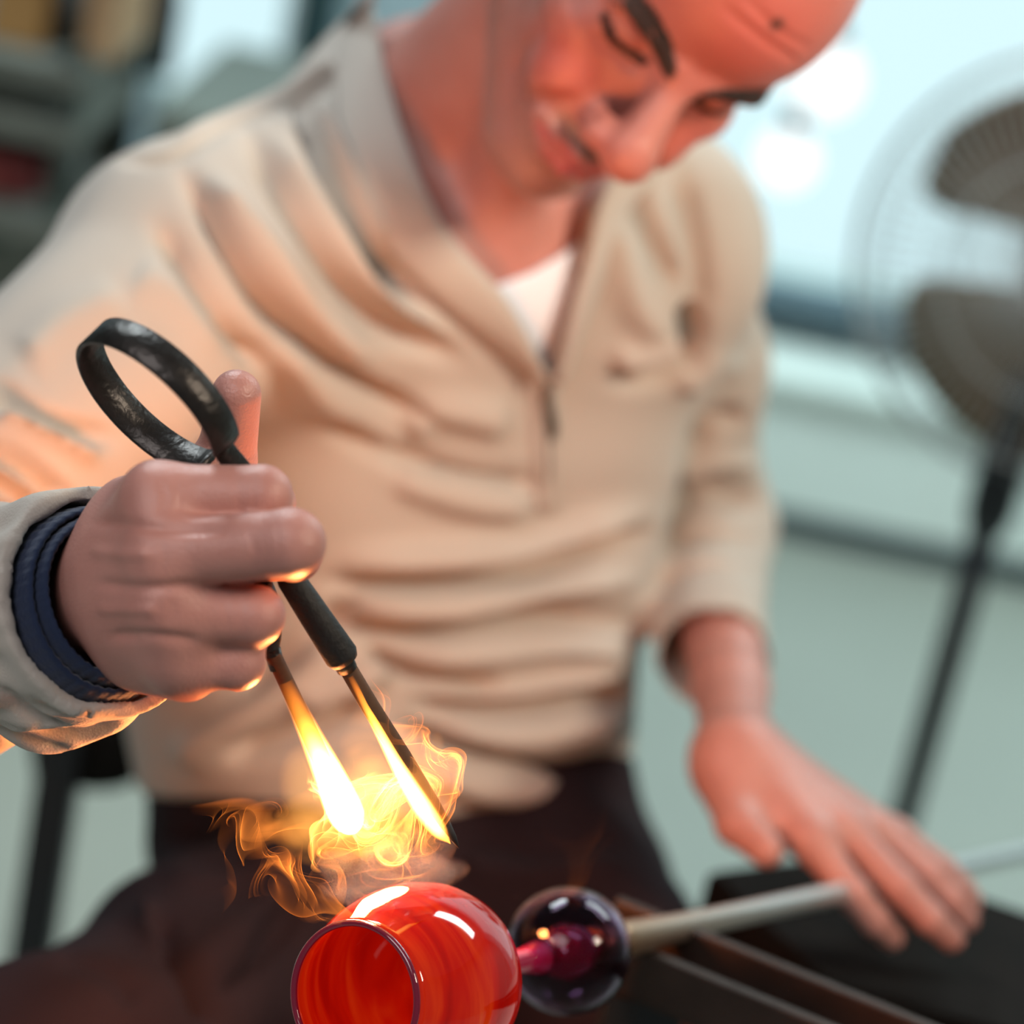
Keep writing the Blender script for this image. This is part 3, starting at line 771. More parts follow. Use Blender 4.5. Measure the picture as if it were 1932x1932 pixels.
# clear bubble between cup and pipe
M_clear = mat('clear_violet_glass', (0.36, 0.24, 0.36), 0.02, Transmission_Weight=1.0, IOR=1.28)
M_core = mat('dark_red_glass_core', (0.25, 0.005, 0.04), 0.08, Emission_Color=(0.5, 0.01, 0.03, 1), Emission_Strength=0.10, Coat_Weight=0.5)
new_obj('glass_neck', bm_mesh('glass_neck', NECK_BM), M_core, vessel)
BC = PA + PD*0.172
bm = bmesh.new()
prof = [(.0285*-math.cos(a), .0285*math.sin(a)) for a in [math.pi*(0.07+0.87*k/24) for k in range(25)]]
profi = [(.0255*-math.cos(a), .0255*math.sin(a)) for a in [math.pi*(0.07+0.87*k/24) for k in range(25)]][::-1]
lathe(bm, BC, PD, prof + profi, 64, True)
bubble = new_obj('glass_bubble', bm_mesh('glass_bubble', bm), M_clear, vessel); bubble['label'] = 'clear glass bubble joining cup and pipe'
bm = bmesh.new(); lathe(bm, BC, PD, [(-.024, .0008), (-.020, .006), (-.012, .010), (-.002, .0125), (.008, .011), (.016, .007), (.024, .0052), (.027, .0008)], 40)
core = new_obj('glass_core', bm_mesh('glass_core', bm), M_core, bubble); core['label'] = 'dark red glass inside the clear bubble'

# blowpipe
def pipe_material():
    m = mat('steel_blowpipe', (0.55, 0.56, 0.55), 0.38, 0.85)
    nt = m.node_tree; b = nt.nodes['Principled BSDF']
    a = nt.nodes.new('ShaderNodeAttribute'); a.attribute_name = 'straw'
    mx = nt.nodes.new('ShaderNodeMix'); mx.data_type = 'RGBA'; mx.inputs['A'].default_value = (0.60, 0.62, 0.62, 1); mx.inputs['B'].default_value = (0.36, 0.19, 0.09, 1)
    nt.links.new(a.outputs['Fac'], mx.inputs['Factor']); nt.links.new(mx.outputs['Result'], b.inputs['Base Color'])
    return m
bm = bmesh.new()
S0 = 0.195
pf = [(S0, .0042), (S0+.001, .0092), (S0+.03, .0088), (S0+.07, .0074), (S0+.12, .0064), (S0+.20, .0060), (S0+.40, .0060), (S0+.70, .0060), (1.10, .0060), (1.101, .0035), (S0+.02, .0030)]
lathe(bm, PA, PD, pf, 28, True)
me = bm_mesh('blowpipe', bm)
ht = np.array([np.clip(1-((v.co-PA).dot(PD)-S0)/0.24, 0, 1) for v in me.vertices])
a = me.attributes.new('straw', 'FLOAT', 'POINT'); a.data.foreach_set('value', ht.astype(np.float32))
pipe = new_obj('blowpipe', me, pipe_material())
tag(pipe, 'long steel blowpipe under the spread hand, straw-coloured near the glass', 'pipe')

# ---------------------------------------------------------------- tongs (jacks) with wooden sticks
M_iron = mat('black_forged_iron', (0.030, 0.026, 0.024), 0.36, 0.6, noise_scale=120, noise_amt=0.35, bump=0.3, bump_scale=300)
M_grip = mat('black_socket', (0.010, 0.008, 0.008), 0.65, 0.0, bump=0.3, bump_scale=400)
M_wood = mat('charred_wood', (0.10, 0.045, 0.02), 0.85, noise_scale=150, noise_amt=0.6)
M_char = mat('charcoal_tip', (0.008, 0.006, 0.006), 0.7)
tongs = empty('tongs', CW(430, 1150, .955))
tag(tongs, 'black iron spring tongs with two burning wooden sticks, gripped in the fist', 'tool')
rn = np.array([-.587, -.667, .45]); ru = np.array([.75, -.66, 0]); rv = np.array([.297, .337, .89])
rc = C(297, 752, .938); RR = 0.0305
path = [C(548, 1090, .955), C(520, 1010, .957), C(478, 920, .948)]
ang_list = [math.radians(a) for a in np.linspace(8, 328, 36)]
ring = [rc + RR*(ru*math.cos(a)*1.08 + rv*math.sin(a)) for a in ang_list]
path = path + ring + [C(372, 905, .966), C(440, 1010, .970), C(500, 1120, .962), C(512, 1180, .958)]
pathS = bez(path, 150)
def ribbon(bm, P, wv, half, th):
    rings = []
    for i, p in enumerate(P):
        t = P[min(i+1, len(P)-1)]-P[max(i-1, 0)]; t = t/np.linalg.norm(t)
        w = wv - t*(wv @ t); w = w/np.linalg.norm(w); nn = np.cross(t, w)
        f = half(i/(len(P)-1)); e = th*0.5
        prof_ = [(f-e*.4, e), (f, e*.4), (f, -e*.4), (f-e*.4, -e), (-f+e*.4, -e), (-f, -e*.4), (-f, e*.4), (-f+e*.4, e)]
        rings.append([bm.verts.new(W(p + w*x + nn*y)) for x, y in prof_])
    for a, b in zip(rings, rings[1:]):
        for k in range(8): bm.faces.new((a[k], a[(k+1) % 8], b[(k+1) % 8], b[k]))
    bm.faces.new(rings[0][::-1]); bm.faces.new(rings[-1])
bm = bmesh.new()
ribbon(bm, pathS, rn, lambda t: 0.0068 if 0.1 < t < 0.9 else 0.0045, 0.0022)
sl = new_obj('spring_loop', bm_mesh('spring_loop', bm), M_iron, tongs); sl['label'] = 'flat black iron band bent into a loop'
# right arm: round socket and stick
def rod(name, pts, rad, m, parent, seg=18):
    bm = bmesh.new(); tube(bm, [W(p) for p in pts], rad, seg); return new_obj(name, bm_mesh(name, bm), m, parent)
s1 = rod('socket', [C(540, 1082, .953), C(548, 1092, .954), C(596, 1165, .960), C(644, 1237, .966), C(650, 1246, .967)], [.0044, .0053, .0060, .0066, .0056], M_grip, tongs)
rod('ferrule', [C(644, 1240, .966), C(655, 1262, .969)], [.0042, .0040], M_iron, s1)
rod('wooden_stick', [C(650, 1250, .968), C(700, 1335, .976), C(760, 1430, .985), C(815, 1515, .992), C(840, 1555, .995)], [.0034, .0036, .0037, .0030, .0022], M_wood, tongs)
rod('charred_tip', [C(838, 1552, .995), C(855, 1580, .997), C(866, 1600, .999)], [.0023, .0014, .0002], M_char, tongs)
# left arm: clip and stick
s2 = rod('socket', [C(508, 1165, .958), C(515, 1185, .959), C(516, 1205, .960), C(511, 1222, .961), C(514, 1240, .961)], [.0028, .0036, .0030, .0032, .0030], M_grip, tongs)
rod('ferrule', [C(513, 1225, .961), C(524, 1262, .963)], [.0034, .0030], M_iron, s2)
rod('wooden_stick', [C(516, 1236, .961), C(560, 1330, .968), C(610, 1440, .976), C(648, 1530, .983), C(656, 1552, .985)], [.0030, .0032, .0036, .0034, .0020], M_wood, tongs)

# ---------------------------------------------------------------- bench
M_steel = mat('dark_rusty_steel', (0.040, 0.024, 0.019), 0.5, 0.5, noise_scale=40, noise_amt=0.5, bump=0.3, bump_scale=150)
M_black = mat('black_painted_metal', (0.012, 0.013, 0.016), 0.45, 0.2, bump=0.1)
M_benchwood = mat('charred_dark_wood', (0.007, 0.005, 0.004), 0.8, Specular_IOR_Level=0.12, noise_scale=25, noise_amt=0.5, bump=0.4, bump_scale=60)
zr = (PA + PD*0.245).z - 0.0085
rail_at = lambda px, py: ray_plane(px, py, (0, 0, 1), zr)
A, Bq = rail_at(1262, 1770), rail_at(1640, 1925)
rd = (Bq-A).normalized(); A0 = A - rd*0.035; B0 = Bq + rd*0.25; rp = Vector((0, 0, 1)).cross(rd)
bench = empty('workbench', Vector((A0.x, A0.y, 0)))
tag(bench, 'dark glassworker bench with steel rails, plank seat and black end post', 'bench')
def bar(name, a, b, half_w, half_h, m, parent, bevel=0.001, lat=None):
    d = (b-a); L = d.length/2; d = d.normalized()
    side = (Vector((0, 0, 1)).cross(d)).normalized() if abs(d.z) < 0.95 else Vector((1, 0, 0))
    if lat is not None: side = lat
    up = d.cross(side).normalized()
    bm = bmesh.new(); box(bm, (a+b)/2, d*L, side*half_w, up*half_h, bevel)
    return new_obj(name, bm_mesh(name, bm), m, parent, smooth=False)
rail = bar('rail', A0-Vector((0, 0, .024)), B0-Vector((0, 0, .024)), 0.020, 0.004, M_steel, bench)
for sgn in (-1, 1):
    o_ = rp*sgn*0.018 - Vector((0, 0, .012))
    bar('rail_flange', A0+o_, B0+o_, 0.0032, 0.012, M_steel, rail)
zt = PB.z - 0.045
tb = lambda px, py: ray_plane(px, py, (0, 0, 1), zt)
def slab(name, pts, th, m, parent, bevel=0.004):
    bm = bmesh.new(); top = [bm.verts.new(p) for p in pts]; bot = [bm.verts.new(p-Vector((0, 0, th))) for p in pts]
    bm.faces.new(top); bm.faces.new(bot[::-1]); n = len(pts)
    for i in range(n): bm.faces.new((top[i], bot[i], bot[(i+1) % n], top[(i+1) % n]))
    bmesh.ops.recalc_face_normals(bm, faces=bm.faces)
    bmesh.ops.bevel(bm, geom=list(bm.edges), offset=bevel, segments=2, affect='EDGES')
    return new_obj(name, bm_mesh(name, bm), m, parent, smooth=False)
slab('side_shelf', [tb(1330, 1640), tb(1560, 1610), tb(1776, 1662), tb(2050, 1755), tb(2100, 2000), tb(1560, 1860)], 0.05, M_benchwood, bench)
pa = tb(1900, 1760)
for q in (tb(1740, 1690), tb(2020, 1800)):
    bar('leg', Vector((q.x, q.y, 0.0)), Vector((q.x, q.y, zt-0.05)), 0.022, 0.022, M_black, bench)
for q in (A0+rd*0.03, B0-rd*0.03):
    bar('leg', Vector((q.x, q.y, 0.0)), Vector((q.x, q.y, zr-0.028)), 0.018, 0.018, M_black, bench)
# plank seat below the person
hip = CW(730, 1560, 1.70); seat_z = 0.365
sw = Vector((hip.x, hip.y, seat_z))
xr = Vector((1, 0.25, 0)).normalized(); yr = Vector((-0.25, 1, 0)).normalized()
slab('seat_plank', [sw - xr*.05 - yr*.16, sw + xr*.50 - yr*.16, sw + xr*.50 + yr*.02, sw - xr*.05 + yr*.02], 0.045, M_benchwood, bench)
slab('seat_plank', [sw - xr*.05 + yr*.03, sw + xr*.50 + yr*.03, sw + xr*.50 + yr*.21, sw - xr*.05 + yr*.21], 0.045, M_benchwood, bench)
# end post at the far side, with back rail
pp = CW(88, 1620, 2.02); ptop = CW(108, 1330, 1.985)
bar('end_post', Vector((pp.x, pp.y, 0)), Vector((pp.x, pp.y, ptop.z)), 0.0165, 0.0165, M_black, bench, 0.003, lat=Vector((1, 0, 0)))
q0 = CW(60, 1395, 2.0); q1 = CW(300, 1405, 1.96)
bm = bmesh.new()
cpts = bez([np.array(CW(70, 1425, 2.0)), np.array(CW(180, 1425, 1.985)), np.array(CW(260, 1385, 1.96)), np.array(CW(330, 1330, 1.93)), np.array(CW(420, 1290, 1.92))], 24)
rings = []
for i, p in enumerate(cpts):
    t = Vector(cpts[min(i+1, 23)]-cpts[max(i-1, 0)]).normalized(); sd = t.cross(Vector((0, 0, 1))).normalized(); up = sd.cross(t)
    h = 0.016 + 0.014*min(1, i/8)
    rings.append([bm.verts.new(Vector(p) + sd*x + up*y) for x, y in ((-.010, -h), (.010, -h), (.010, h), (-.010, h))])
for a, b in zip(rings, rings[1:]):
    for k in range(4): bm.faces.new((a[k], a[(k+1) % 4], b[(k+1) % 4], b[k]))
bm.faces.new(rings[0][::-1]); bm.faces.new(rings[-1])
new_obj('back_rail', bm_mesh('back_rail', bm), M_benchwood, bench)

# ---------------------------------------------------------------- room behind
M_floor = mat('pale_concrete_floor', (0.31, 0.345, 0.305), 0.55, noise_scale=3, noise_amt=0.10, bump=0.1, bump_scale=30)
M_wall = mat('pale_blue_green_wall', (0.46, 0.62, 0.68), 0.8, noise_scale=2, noise_amt=0.08)
M_wallL = mat('grey_green_wall', (0.16, 0.19, 0.175), 0.85, noise_scale=3, noise_amt=0.2)
M_white = mat('white_paint', (0.82, 0.95, 0.91), 0.6, noise_scale=4, noise_amt=0.05)
M_frame = mat('dark_window_frame', (0.07, 0.12, 0.15), 0.6)
M_daylight = emissive('daylit_frosted_glass', (0.70, 0.95, 1.0), 0.98, (0.04, 0.05, 0.05))
f0 = ray_plane(1600, 950, (0, 0, 1), 0.0); YW = f0.y
wallp = lambda px, py, y=YW: ray_plane(px, py, (0, 1, 0), y)
def quad_box(name, lo, hi, m, parent=None, bevel=0.003):
    bm = bmesh.new(); c = (Vector(lo)+Vector(hi))/2; e = (Vector(hi)-Vector(lo))/2
    box(bm, c, (e.x, 0, 0), (0, e.y, 0), (0, 0, e.z), bevel)
    return new_obj(name, bm_mesh(name, bm), m, parent, smooth=False)
floor = quad_box('floor', (-3.0, -1.2, -0.05), (3.2, YW+0.12, 0.0), M_floor, None, 0); struct(floor, 'pale grey green concrete floor', 'floor')
for nm_, x0_ in (('wall_left', -3.12), ('wall_right', 3.2)):
    struct(quad_box(nm_, (x0_, -1.2, 0), (x0_+.12, YW+.12, 2.6), M_wallL, None, 0), 'plain grey green side wall at the ' + nm_[5:], 'wall')
# back wall with two window openings
zs = wallp(1500, 530).z            # sill height on the right
zl = wallp(430, 190).z
x_r0, x_r1 = wallp(1180, 300).x, 2.6
x_l0, x_l1 = wallp(300, 60).x, wallp(548, 60).x
ztop = 2.6
zsl = wallp(400, 215).z
wall = empty('wall_back', (0, YW, 0)); struct(wall, 'pale blue green back wall with large bright windows', 'wall')
def wpart(x0, x1, z0, z1, nm='wall_panel'):
    if x1-x0 > 0.01 and z1-z0 > 0.01: quad_box(nm, (x0, YW, z0), (x1, YW+0.12, z1), M_wall, wall, 0)
wpart(-3.0, x_l0, 0, ztop); wpart(x_l0, x_l1, 0, zsl); wpart(x_l1, x_r0, 0, ztop); wpart(x_r0, x_r1, 0, zs); wpart(x_r1, 3.2, 0, ztop)
wpart(x_l0, x_l1, 2.35, ztop); wpart(x_r0, x_r1, 2.35, ztop)
def window(name, x0, x1, z0, z1, n, label):
    w = empty(name, ((x0+x1)/2, YW, z0)); struct(w, label, 'window')
    for i in range(n):
        a = x0+(x1-x0)*i/n; b = x0+(x1-x0)*(i+1)/n
        quad_box('pane', (a+.02, YW+.05, z0+.02), (b-.02, YW+.06, z1-.02), M_daylight, w, 0)
    for i in range(n+1):
        a = x0+(x1-x0)*i/n
        quad_box('mullion', (a-.014, YW+.03, z0), (a+.014, YW+.08, z1), M_white, w, 0)
    for z in (z0, z1):
        quad_box('window_rail', (x0, YW+.03, z-.016), (x1, YW+.08, z+.016), M_white, w, 0)
    return w
w1 = window('window_1', x_r0, x_r1, zs, 2.35, 3, 'wide bright frosted window behind the fan')
quad_box('window_sill', (x_r0-.05, YW-.10, zs-.035), (x_r1, YW+.03, zs-.005), M_frame, w1, 0.004)
w2 = window('window_2', x_l0, x_l1, zsl, 2.35, 1, 'narrow bright window above the shelves at left')
# low white ledge along the wall
lz1 = ray_plane(1480, 705, (0, 1, 0), YW-0.25).z
ledge = empty('wall_ledge', (0.9, YW-0.13, 0)); tag(ledge, 'low white boxed ledge along the back wall under the wide window', 'ledge')
for x0, x1 in ((0.25, 0.95), (0.953, 1.65), (1.653, 2.35)):
    quad_box('front_panel', (x0, YW-.25, 0.05), (x1, YW-.235, lz1-.02), M_white, ledge)
quad_box('top_board', (0.22, YW-.27, lz1-.02), (2.40, YW-.001, lz1), M_white, ledge)
quad_box('plinth', (0.25, YW-.22, 0), (2.35, YW-.01, 0.05), M_frame, ledge)

# ---------------------------------------------------------------- standing fan
M_wire = mat('pale_grey_wire', (0.55, 0.60, 0.60), 0.4, 0.2)
M_blade = mat('smoky_brown_plastic', (0.12, 0.080, 0.036), 0.5, Specular_IOR_Level=0.2)
M_blackp = mat('black_plastic', (0.012, 0.014, 0.018), 0.4)
fd = 2.40; FSC = 1.10
fc = CW(2028, 520, fd)
fan_n = (Vector((0, 0, CAM_H)) - fc); fan_n.z *= 0.3; fan_n = (fan_n.normalized() + Vector((-0.08, 0, 0.0))).normalized()
fu = Vector((0, 0, 1)).cross(fan_n).normalized(); fv = fan_n.cross(fu)
pole_xy = CW(1880, 925, 2.47)
fan = empty('standing_fan', (pole_xy.x, pole_xy.y, 0)); tag(fan, 'standing fan with wire cage, brown blades and black pole beside the window', 'fan')
def pol(r, a, z):
    r, z = r*FSC, z*FSC
    return fc + fu*(r*math.cos(a)) + fv*(r*math.sin(a)) + fan_n*z
def cage(name, sgn):
    bm = bmesh.new()
    for k in range(84):
        a = 2*math.pi*k/84
        tube(bm, [pol(r, a + 0.25*(0.19-r), sgn*z) for r, z in ((.030, .062), (.08, .060), (.13, .052), (.17, .034), (.188, .012), (.191, .001))], 0.0010, 4, False)
    for r, z, w in ((.191, .001, .0035), (.165, .037, .0014), (.105, .057, .0014), (.030, .062, .003)):
        tube(bm, [pol(r, 2*math.pi*k/64, sgn*z) for k in range(65)], w, 6, False)
    return new_obj(name, bm_mesh(name, bm), M_wire, fan)
cage('front_grille', 1); cage('rear_grille', -1)
bm = bmesh.new(); lathe(bm, fc, fan_n, [(.066, .001), (.066, .026), (.062, .029), (.060, .001)], 32); new_obj('grille_badge', bm_mesh('grille_badge', bm), M_wire, fan)
bm = bmesh.new(); lathe(bm, fc, fan_n, [(-.02, .001), (-.02, .030), (.012, .030), (.020, .022), (.022, .001)], 32); hub = new_obj('hub', bm_mesh('hub', bm), M_blade, fan)
for k in range(3):
    a0 = math.radians(118 + 120*k); bm = bmesh.new(); grid = []
    for i in range(13):
        r = .024 + .141*i/12; hw = math.radians(20 + 25*math.sin(min(1, i/9)*math.pi/2)) * (1 if i < 10 else math.sqrt(max(0.0, 1-((i-9.5)/2.9)**2)))
        row = []
        for j in range(11):
            u = j/5-1; aa = a0 + hw*u + 0.10*(i/12)
            row.append((r, aa, 0.022*u*(1-0.35*i/12)))
        grid.append(row)
    top = [[bm.verts.new(pol(r, a, z+.001)) for r, a, z in row] for row in grid]; bot = [[bm.verts.new(pol(r, a, z-.001)) for r, a, z in row] for row in grid]
    for i in range(12):
        for j in range(10):
            bm.faces.new((top[i][j], top[i+1][j], top[i+1][j+1], top[i][j+1])); bm.faces.new((bot[i][j], bot[i][j+1], bot[i+1][j+1], bot[i+1][j]))
        for j in (0, 10):
            q = (top[i][j], bot[i][j], bot[i+1][j], top[i+1][j]); bm.faces.new(q if j else q[::-1])
    for j in range(10):
        bm.faces.new((top[12][j], top[12][j+1], bot[12][j+1], bot[12][j])); bm.faces.new((top[0][j], bot[0][j], bot[0][j+1], top[0][j+1]))
    new_obj('blade', bm_mesh('blade', bm), M_blade, fan)
bm = bmesh.new(); lathe(bm, fc, -fan_n, [(.022, .001), (.022, .045), (.065, .055), (.11, .052), (.135, .035), (.14, .001)], 32); new_obj('motor_housing', bm_mesh('motor_housing', bm), M_blackp, fan)
zc = CW(1875, 930, 2.45).z
P0 = Vector((pole_xy.x, pole_xy.y, 0))
bm = bmesh.new(); tube(bm, [fc - fan_n*0.08, Vector((P0.x, P0.y, zc+.10)), Vector((P0.x, P0.y, zc+.05))], [.020, .018, .018], 16); new_obj('neck', bm_mesh('neck', bm), M_blackp, fan)
bm = bmesh.new(); lathe(bm, P0 + Vector((0, 0, zc-.045)), (0, 0, 1), [(0, .001), (0, .019), (.02, .024), (.08, .024), (.10, .020), (.10, .001)], 24); cl_ = new_obj('clamp_collar', bm_mesh('clamp_collar', bm), M_blackp, fan)
bm = bmesh.new(); tube(bm, [P0 + Vector((0, 0, .02)), P0 + Vector((0, 0, zc))], .0145, 20); new_obj('pole', bm_mesh('pole', bm), M_blackp, fan)
bm = bmesh.new(); lathe(bm, P0, (0, 0, 1), [(0, .001), (0, .19), (.012, .19), (.03, .12), (.06, .03), (.06, .001)], 40); new_obj('base', bm_mesh('base', bm), M_blackp, fan)

# bright round lamps in front of the window
M_lamp = emissive('lit_globe', (0.95, 1.0, 1.0), 1.4)
for i, (px, py, r, lab) in enumerate(((1555, 150, .055, 'large lit white globe lamp hanging in front of the wide window'), (1485, 300, .042, 'small lit white globe lamp hanging lower, next to the shoulder'))):
    c = ray_plane(px, py, (0, 1, 0), YW-0.18-0.22*i)
    lp = empty('globe_lamp', c - Vector((0, 0, r))); tag(lp, lab, 'lamp', 'globe lamps at the window')
    bm = bmesh.new(); lathe(bm, c, (0, 0, 1), [(-r*math.cos(a), r*math.sin(a)) for a in [math.pi*k/20 for k in range(20)]], 32); new_obj('globe', bm_mesh('globe', bm), M_lamp, lp)
    bm = bmesh.new(); lathe(bm, c + Vector((0, 0, r*.92)), (0, 0, 1), [(0, .001), (0, .016), (.03, .014), (.034, .001)], 16); new_obj('socket', bm_mesh('socket', bm), M_blackp, lp)
    bm = bmesh.new(); tube(bm, [c + Vector((0, 0, r+.02)), Vector((c.x, c.y, 2.6))], .002, 6); new_obj('cord', bm_mesh('cord', bm), M_blackp, lp)

# ---------------------------------------------------------------- shelf rack with clutter at left
M_rack = mat('dark_green_metal', (0.03, 0.045, 0.04), 0.6)
M_board = mat('worn_shelf_board', (0.12, 0.14, 0.125), 0.8, noise_scale=12, noise_amt=0.3)
M_boxp = mat('grey_green_crate', (0.20, 0.235, 0.21), 0.8, noise_scale=10, noise_amt=0.2)
YR = 2.75
rk = lambda px, py, y=YR: ray_plane(px, py, (0, 1, 0), y)
xa, xb = rk(-330, 200).x, rk(150, 200).x
shelf_z = [rk(100, 122).z, rk(100, 232).z, rk(100, 420).z]
rack = empty('shelf_rack', ((xa+xb)/2, YR+.15, 0)); tag(rack, 'dark green metal shelf rack with cluttered boards at the left wall', 'shelf')
for x in (xa+.012, xb-.012):
    for y in (YR+.015, YR+.34): quad_box('post', (x-.012, y-.012, 0), (x+.012, y+.012, shelf_z[0]+.02), M_rack, rack)
for z in shelf_z + [0.15]: quad_box('shelf_board', (xa, YR, z-.028), (xb, YR+.355, z), M_board, rack)
# rear panel of the rack
quad_box('rear_panel', (xa, YR+.356, 0.1), (xb, YR+.366, shelf_z[0]), M_wallL, rack)
def lidded_box(px0, px1, z, h, m, label, lidm=None, y=YR+.06):
    x0, x1 = rk(px0, 100).x, rk(px1, 100).x
    o = empty('storage_box', ((x0+x1)/2, y+.1, z)); tag(o, label, 'box')
    quad_box('box_body', (x0, y, z+.0005), (x1, y+.2, z+h*.82), m, o, .003); quad_box('box_lid', (x0-.004, y-.004, z+h*.82), (x1+.004, y+.204, z+h), lidm or m, o, .003)
M_orange = mat('amber_cardboard', (0.34, 0.20, 0.07), 0.8, noise_scale=8, noise_amt=0.3)
M_tan = mat('tan_cardboard', (0.36, 0.235, 0.13), 0.8, noise_scale=8, noise_amt=0.2)
M_dk = mat('dark_grey_tin', (0.05, 0.06, 0.06), 0.5, 0.3)
M_red = mat('dull_red_cloth', (0.17, 0.035, 0.035), 0.9, noise_scale=12, noise_amt=0.3)
lidded_box(-60, 52, shelf_z[0], .10, M_orange, 'amber cardboard box at the left end of the top shelf')
lidded_box(128, 190, shelf_z[0], .12, M_tan, 'tan cardboard box right of the dark tin on the top shelf')
def can(px, z, r, h, m, label, name='tin_can', y=YR+.12):
    x = rk(px, 100).x; o = empty(name, (x, y, z)); tag(o, label, 'tin')
    bm = bmesh.new(); lathe(bm, (x, y, z+.0005), (0, 0, 1), [(0, .001), (0, r), (h*.85, r), (h*.85, .001)], 28); new_obj('can_body', bm_mesh('can_body', bm), m, o)
    bm = bmesh.new(); lathe(bm, (x, y, z+h*.85), (0, 0, 1), [(0, .001), (0, r*1.05), (h*.15, r*1.05), (h*.15, .001)], 28); new_obj('can_lid', bm_mesh('can_lid', bm), M_rack, o)
can(88, shelf_z[0], .030, .10, M_dk, 'dark grey tin between the amber and tan boxes')
lidded_box(-60, 110, shelf_z[1], .026, M_boxp, 'flat grey green crate on the second shelf')
lidded_box(-80, 70, shelf_z[2], .05, M_red, 'dull red box on the lowest visible shelf')
can(112, shelf_z[2], .022, .06, M_dk, 'small dark tin beside the dull red box')
# bench counter under the narrow window, with black lamp head and dark teal stand
ct = empty('side_counter', (rk(250, 200, YR+.25).x, YR+.5, 0)); tag(ct, 'long grey green counter under the narrow left window', 'counter')
cz = ray_plane(300, 205, (0, 1, 0), YR+.30).z
cx0, cx1 = xb+.03, ray_plane(700, 250, (0, 1, 0), YR+.30).x
quad_box('counter_top', (cx0, YR+.28, cz-.035), (cx1, YR+.80, cz), M_boxp, ct)
quad_box('counter_front', (cx0+.01, YR+.30, 0.06), (cx1-.01, YR+.315, cz-.036), M_wallL, ct)
for x in (cx0+.03, cx1-.03):
    for y in (YR+.34, YR+.76): quad_box('leg', (x-.02, y-.02, 0), (x+.02, y+.02, cz-.036), M_rack, ct)
bl = ray_plane(295, 75, (0, 1, 0), YR+.5)
flask = empty('black_bottle', (bl.x, YR+.5, cz)); tag(flask, 'black bottle standing on the counter before the narrow window', 'bottle')
bm = bmesh.new(); lathe(bm, (bl.x, YR+.5, cz+.0005), (0, 0, 1), [(0, .001), (0, .026), (.10, .027), (.13, .012), (.15, .011), (.15, .001)], 28); new_obj('bottle_body', bm_mesh('bottle_body', bm), M_blackp, flask)
bm = bmesh.new(); lathe(bm, (bl.x, YR+.5, cz+.15), (0, 0, 1), [(0, .001), (0, .013), (.022, .013), (.022, .001)], 20); new_obj('bottle_cap', bm_mesh('bottle_cap', bm), M_dk, flask)
M_teal = mat('dark_teal_paint', (0.02, 0.075, 0.085), 0.5)
tp = ray_plane(590, 60, (0, 1, 0), YW-.10)
bm = bmesh.new(); tube(bm, [Vector((tp.x, YW-.10, 0)), Vector((tp.x, YW-.10, 2.6))], .030, 20)
dp = empty('wall_pipe', (tp.x, YW-.10, 0)); tag(dp, 'dark teal upright pipe beside the narrow window', 'pipe')
new_obj('pipe_run', bm_mesh('pipe_run', bm), M_teal, dp)
bm = bmesh.new(); lathe(bm, (tp.x, YW-.10, 1.25), (0, 0, 1), [(0, .030), (0, .038), (.04, .038), (.04, .030)], 20); new_obj('pipe_clamp', bm_mesh('pipe_clamp', bm), M_teal, dp)

# ---------------------------------------------------------------- fire
scene.cycles.transparent_max_bounces = 80
fl = bpy.data.lights.new('flame_light', 'POINT'); fl.energy = 3.9; fl.color = (1.0, 0.30, 0.08); fl.shadow_soft_size = 0.018
flo = bpy.data.objects.new('flame_light', fl); coll.objects.link(flo); flo.location = CW(690, 1545, 1.055)

def fire_material(name, strength, power, solid=False, ramp=None):
    """burning gas: adds light to what is behind it; sheets glow most where seen edge-on, tongues where they are thickest"""
    m = bpy.data.materials.new(name); m.use_nodes = True; nt = m.node_tree; nt.nodes.clear(); N = nt.nodes.new; L = nt.links.new
    out = N('ShaderNodeOutputMaterial'); add = N('ShaderNodeAddShader'); tr_ = N('ShaderNodeBsdfTransparent'); em = N('ShaderNodeEmission')
    at = N('ShaderNodeAttribute'); at.attribute_name = 'burn'; d = N('ShaderNodeAttribute'); d.attribute_name = 'thick'
    cr = N('ShaderNodeValToRGB'); e = cr.color_ramp.elements
    st = ramp or [(0, (0.55, 0.11, 0.012)), (.45, (1.0, 0.22, 0.022)), (.75, (1.0, 0.29, 0.045)), (1, (1.0, 0.42, 0.10))]
    e[0].position = st[0][0]; e[0].color = (*st[0][1], 1); e[1].position = st[-1][0]; e[1].color = (*st[-1][1], 1)
    for p, c in st[1:-1]: x = e.new(p); x.color = (*c, 1)
    def math_(op, a=None, b=None):
        n = N('ShaderNodeMath'); n.operation = op
        for i, v in enumerate((a, b)):
            if v is None: continue
            if isinstance(v, (int, float)): n.inputs[i].default_value = v
            else: L(v, n.inputs[i])
        return n.outputs[0]
    ln = N('ShaderNodeLayerWeight'); ln.inputs['Blend'].default_value = 0.5
    f = math_('SUBTRACT', 1.0, ln.outputs['Facing']) if solid else ln.outputs['Facing']
    w = math_('POWER', f, power)
    if not solid: w = math_('ADD', w, 0.05)
    L(math_('MULTIPLY', at.outputs['Fac'], math_('POWER', f, 0.45)) if solid else at.outputs['Fac'], cr.inputs['Fac'])
    L(cr.outputs['Color'], em.inputs['Color']); L(math_('MULTIPLY', math_('MULTIPLY', w, d.outputs['Fac']), strength), em.inputs['Strength'])
    L(tr_.outputs[0], add.inputs[0]); L(em.outputs[0], add.inputs[1]); L(add.outputs[0], out.inputs['Surface'])
    return m
M_fire = fire_material('wispy_flame', 3.6, 2.4)
